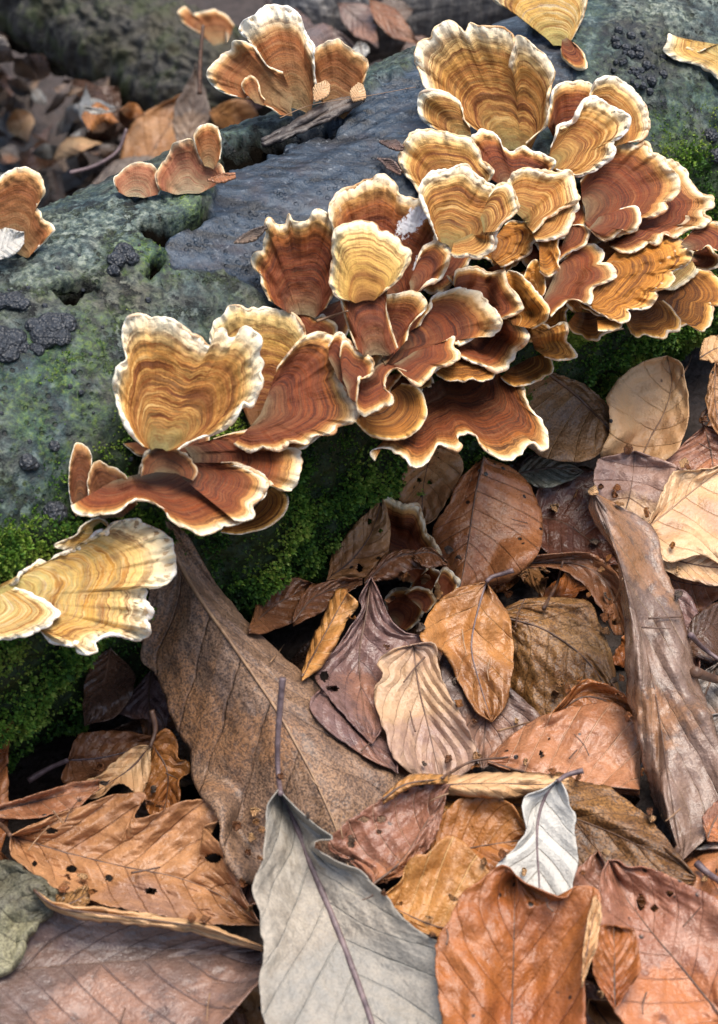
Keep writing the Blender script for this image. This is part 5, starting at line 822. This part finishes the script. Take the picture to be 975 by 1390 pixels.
# ------------------------------------------------------------ bark flap and crumbs on the log
leaf(None, ML['flap'], [(356, 196), (400, 176), (445, 152), (494, 134)], [(356, 190), (396, 168), (438, 144), (470, 134), (494, 132)], [(356, 199), (404, 182), (450, 160), (480, 146), (494, 136)], zfree=True, h=3, th=.0012, name='bark_flap', parent=LOG, rib=0, curl=-2, pleat=0, N=1, slant=0)
for k, (x, y, a, w, b) in enumerate([(445, 118, 40, 20, 8), (448, 130, 18, 26, 2)][:1]):
    pass
CH = [((515, 192), (534, 196), (548, 202), 'small dark bark chip on bare wood left of the upper ochre bracket', 'plum'),
      ((512, 215), (530, 224), (545, 236), 'larger dark bark chip below the small one on bare wood', 'plum'),
      ((282, 245), (300, 242), (320, 238), 'orange brown leaf fragment on the rim of the bark crack', 'blush'),
      ((318, 330), (340, 320), (362, 308), 'faint pink leaf fragment stuck to the bare wood', 'dull'),
      ((428, 138), (436, 124), (445, 112), 'pale pink leaf piece standing before the rust back bracket', 'cream'),
      ((480, 138), (486, 128), (490, 114), 'second pale pink leaf piece right of the first', 'cream')]
for a, b, c, lab, mt in CH:
    a, b, c = map(np.array, (a, b, c)); d = (c-a)/np.linalg.norm(c-a); p = np.array([-d[1], d[0]]); w = 7 if mt != 'cream' else 12
    leaf(lab, ML[mt], [a, b, c], [a, b-p*w, c-p*w*.4], [a, b+p*w*.9, c+p*w*.3], zfree=True, h=1.2, name='bark_chip' if mt == 'plum' else 'leaf_fragment', cat='bark chip' if mt == 'plum' else 'leaf piece', group=None, rib=0, rag=.8, pleat=0, N=1, crump=0, wob=.6, th=.0006)

# ------------------------------------------------------------ black cushion fungi on the log
_m = NT('black_fungus'); _o = _m.obj(); _n = _m.noise(500, _o, 4, .6)
M_BLACK = _m.done(_m.ramp(_n, [(.3, (.010, .012, .016)), (.7, (.040, .046, .055))]), .48, _m.bump(_m.math('ADD', _n, _m.voro(1200, _o)), .8, .0008))
def sphere_pts(nu=18, nv=26):
    u = np.linspace(0, np.pi, nu); v = np.linspace(0, 2*np.pi, nv, endpoint=False); U, V = np.meshgrid(u, v, indexing='ij')
    return np.stack([np.sin(U)*np.cos(V), np.sin(U)*np.sin(V), np.cos(U)], -1), grid(nu, nv, True)
SP, SPF = sphere_pts(); SQ, SQF = sphere_pts(8, 11)
def lnorm(px):
    z = float(look(ZLOG, np.array(px, float))); P = unproj(np.array(px, float), np.float64(z)); q = P-L0; n = q-LAX*(q@LAX); return P, n/np.linalg.norm(n), z
def lumps(label, blobs, group, sq=.62, small=False):
    """blobs: (x, y, radius in pixels); one cushion made of merged domes"""
    Vs, Fs, off, org = [], [], 0, None
    for (x, y, rp) in blobs:
        P, n, z = lnorm((x, y)); r = rp*z/FPX; S, F = (SQ, SQF) if small else (SP, SPF); sh = S.shape
        a = np.cross(n, LAX); a /= np.linalg.norm(a); b = np.cross(n, a)
        S2 = S.reshape(-1, 3)*(1+.16*fbm(S.reshape(-1, 3)*1.6+x, 2)+.05*perlin(S.reshape(-1, 3)*6+y))[:, None]
        V = P+r*(S2[:, :1]*a+S2[:, 1:2]*b+S2[:, 2:]*sq*n)+n*r*.12
        if org is None: org = P
        Vs.append(V); Fs.append(F)
    if len(blobs) == 1:
        o = put('black_fungus', mesh('black_fungus', Vs[0]-org, Fs[0][:, ::-1]), M_BLACK); o.location = Vector(org); return tag(o, label, 'black fungus', group)
    t = thing('black_fungus', label, 'black fungus', org, group)
    for V, F in zip(Vs, Fs): put('lobe', mesh('lobe', V, F[:, ::-1]), M_BLACK, t)
    return t
BG = 'black cushion fungi on the log'
lumps('cluster of three shiny black balls near the bark ledge', [(168, 344, 15), (158, 355, 13), (154, 368, 9), (177, 352, 12)], BG, .8)
lumps('broad lumpy black cushion left of the heart shaped fan', [(72, 443, 22), (60, 457, 20), (88, 440, 17), (48, 444, 14), (82, 458, 15)], BG, .5)
lumps('black cushion cut by the left edge beside the broad lumpy one', [(-8, 465, 28), (18, 462, 19), (10, 480, 18), (28, 472, 12)], BG, .5)
lumps('black cushion below the dark bark hole at the left edge', [(18, 410, 17), (-2, 412, 16), (30, 414, 12)], BG, .6)
lumps('small black lump right of the broad lumpy cushion', [(52, 476, 9), (46, 472, 7)], BG, .6)
lumps('round black ball at the end of the brown finger bracket', [(74, 698, 18)], BG, .85)
lumps('larger black ball on green bark at the right edge', [(964, 185, 11)], BG, .8)
lumps('lower black ball on green bark at the right edge', [(970, 212, 11)], BG, .8)
lumps('dull black lump low on the green bark at left', [(38, 628, 12), (46, 632, 8)], BG, .6)
lumps('dark lump left of the upright brown finger bracket', [(74, 606, 8)], BG, .6)
for k in range(46):
    x, y = random.gauss(858, 30), random.gauss(88, 30)
    if 800 < x < 905 and 30 < y < 150: lumps('tiny black knob in the dense patch on the upper right bark', [(x, y, random.uniform(3, 7.5))], 'tiny black knobs on the upper right bark', .8, True)
for k in range(36):
    x, y = random.uniform(0, 210), random.uniform(300, 700)
    if y < 345-.35*x+15: continue
    lumps('tiny black speck scattered on the left bark', [(x, y, random.uniform(2, 4.5))], 'tiny black specks on the left bark', .8, True)

# ------------------------------------------------------------ moss: thousands of small leafy shoots
def moss():
    C = LV[LF].mean(1); fr = LFRONT[np.minimum(LF[:, 0], len(LFRONT)-1)]; gr = LGREEN[np.minimum(LF[:, 0], len(LGREEN)-1)]
    wd_ = LWOOD[LF[:, 0]]; ho = LHOLE[LF[:, 0]]
    e1 = LV[LF[:, 1]]-LV[LF[:, 0]]; e2 = LV[LF[:, 3]]-LV[LF[:, 0]]; ar = np.linalg.norm(np.cross(e1, e2), axis=1)
    q, zz = project(C); seen = (q[:, 0] > -420) & (q[:, 0] < 1250) & (q[:, 1] > -60) & (q[:, 1] < 1500)
    cl = fbm(C*60, 3); cl2 = fbm(C*190+4, 2)
    w = ar*seen*(fr*np.clip(.75+1.1*cl, .12, 1.6)*1.0+(1-fr)*gr*np.clip(cl+cl2*.8, 0, 1)*.5*(1-wd_)*(1-ho))
    n = 150000; k = rng.choice(len(C), n, p=w/w.sum()); N = LN[LF[k, 0]]
    u, v = rng.random((2, n)); P = LV[LF[k, 0]]+u[:, None]*e1[k]+v[:, None]*e2[k]
    qk, zk = project(P); gapk = zk-look(ZB, qk); ok = ~((gapk > .0003) & (gapk < .006)); k, N, P = k[ok], N[ok], P[ok]; n = len(k)
    frk = fr[k]
    up = N*.8+rng.normal(0, .45, (n, 3))+np.array([0, -.1, .35]); up /= np.linalg.norm(up, axis=1)[:, None]
    sd = np.cross(up, rng.normal(0, 1, (n, 3))); sd /= np.linalg.norm(sd, axis=1)[:, None]; th = np.cross(up, sd)
    L = (.00075+.0009*rng.random(n))*(.55+.45*frk)*(1+.6*np.clip(cl[k], -.6, .8)); W = L*.36
    lift = np.clip(cl[k]*.003+.0012, 0, .004)*frk
    P = P+N*lift[:, None]
    Vs, Fs, tn = [], [], []
    val = np.clip(.5+.55*fbm(P*45+7, 2)+rng.normal(0, .16, n)+.2*(1-frk), 0, 1)
    for (lean, side, s) in ((0, 1, 1.0), (.7, -1, .8), (-.7, 1, .8)):
        d = up+lean*sd; d /= np.linalg.norm(d, axis=1)[:, None]; w_ = th*side
        a = P-w_*W[:, None]*s*.5; b = P+w_*W[:, None]*s*.5; c = P+d*L[:, None]*s+w_*W[:, None]*.1; m1 = P+d*L[:, None]*s*.45-w_*W[:, None]*s*.8; m2 = P+d*L[:, None]*s*.45+w_*W[:, None]*s*.8
        o = sum(len(x) for x in Vs); Vs.append(np.stack([P, m1, c, m2], 1).reshape(-1, 3)); i = o+np.arange(n)*4
        Fs.append(np.stack([i, i+1, i+2, i+3], -1)); tn.append(np.repeat(val, 4))
    me = mesh('moss', np.vstack(Vs), np.vstack(Fs)); at = me.attributes.new('tone', 'FLOAT', 'POINT'); at.data.foreach_set('value', np.concatenate(tn).astype(np.float32))
    m = NT('moss_leaf'); c = m.ramp(m.attr('tone'), [(.12, (.018, .046, .011)), (.38, (.055, .135, .022)), (.6, (.13, .24, .03)), (.88, (.30, .38, .07))])
    return tag(put('moss', me, m.done(c, .5, **{'Specular IOR Level': .3})), 'short green moss covering the shaded front of the log', 'moss', None, 'stuff')
moss()

# ------------------------------------------------------------ crumbs lying on top of the litter
for k in range(1100):
    x, y = random.uniform(20, 970), random.uniform(560, 1380)
    if y < 1120-.62*x: continue
    z0 = float(look(ZB, np.array([x, y]))); zn = np.mean([float(look(ZB, np.array([x+dx, y+dy]))) for dx, dy in ((22, 0), (-22, 0), (0, 22), (0, -22))])
    if z0 > zn+.0042: frag(x, y, random.uniform(8, 15), random.choice(['brown', 'fawn', 'copper', 'dull', 'amber', 'paper']), 'crumb of broken leaf caught in a gap of the litter', 'leaf crumbs caught in the litter', .8)

# ------------------------------------------------------------ small things in the litter
def twig(label, pts, rad, mat, lift=2.0, group=None, cat='twig', free=False, z=None):
    n = int(max(12, plen(pts)/4)); sp = resample(pts, n)
    zz = np.full(n, z) if z is not None else lookmin(ZB, sp)-.001
    zz = gsm(zz[:, None], 3)[:, 0]-lift*.0005
    V, F, U = tube(unproj(sp, zz), rad*.001*np.linspace(1.15, .7, n)*(1+.15*n1(np.arange(n)/4., rad*9)), 8); c = V.mean(0)
    o = put('twig', mesh('twig', V-c, F, U), mat); o.location = Vector(c); return tag(o, label, cat, group)
for k in range(46):
    x, y, a = random.uniform(30, 970), random.uniform(600, 1370), random.uniform(0, 6.28); ln = random.uniform(14, 46)
    if y < 1120-.62*x: continue
    twig('thin straw or needle lying loose in the leaf litter', [(x, y), (x+ln*.5*math.cos(a)+random.uniform(-3, 3), y+ln*.5*math.sin(a)), (x+ln*math.cos(a), y+ln*math.sin(a))], random.uniform(.12, .26), random.choice([M_STALK, M_STALKT, M_STALK]), 1.0, 'loose straws and needles in the litter')
twig('purple twig leaning at the right edge of the litter', [(946, 1172), (962, 1186), (990, 1205)], .8, M_STALKP)
twig('thin twig rising out of the dark hollow in the litter', [(738, 826), (748, 808), (757, 790), (764, 762)], .45, M_STALK, 4)
twig('fine dark twig lying below the dusty pale leaf', [(600, 1056), (640, 1034), (690, 1028)], .35, M_STALK)
twig('dark twig at the right edge beside the violet leaf', [(938, 862), (955, 880), (990, 905)], .6, M_STALKP)
twig('short rough twig stub at the right edge of the litter', [(944, 912), (965, 920), (995, 928)], 1.2, M_STALK)
twig('fine stem above the upright cream leaf on the moss', [(926, 510), (935, 494), (939, 482)], .25, M_STALK)
twig('thin pale twig in the dark gap of the bracket cluster', [(430, 436), (448, 430), (472, 422)], .35, M_STALKT, 3)
twig('hair thin pale straw across the log beside the back brackets', [(380, 160), (425, 142), (500, 130), (565, 118)], .10, M_STALKT, 6)

twig('upright brown stem before the mossy background log', [(271, 128), (272, 80), (276, 34)], .9, M_STALK, z=.86)
twig('dark curved twig in the blurred background', [(95, 235), (130, 225), (160, 205), (172, 175)], .9, M_STALKP, z=.9)
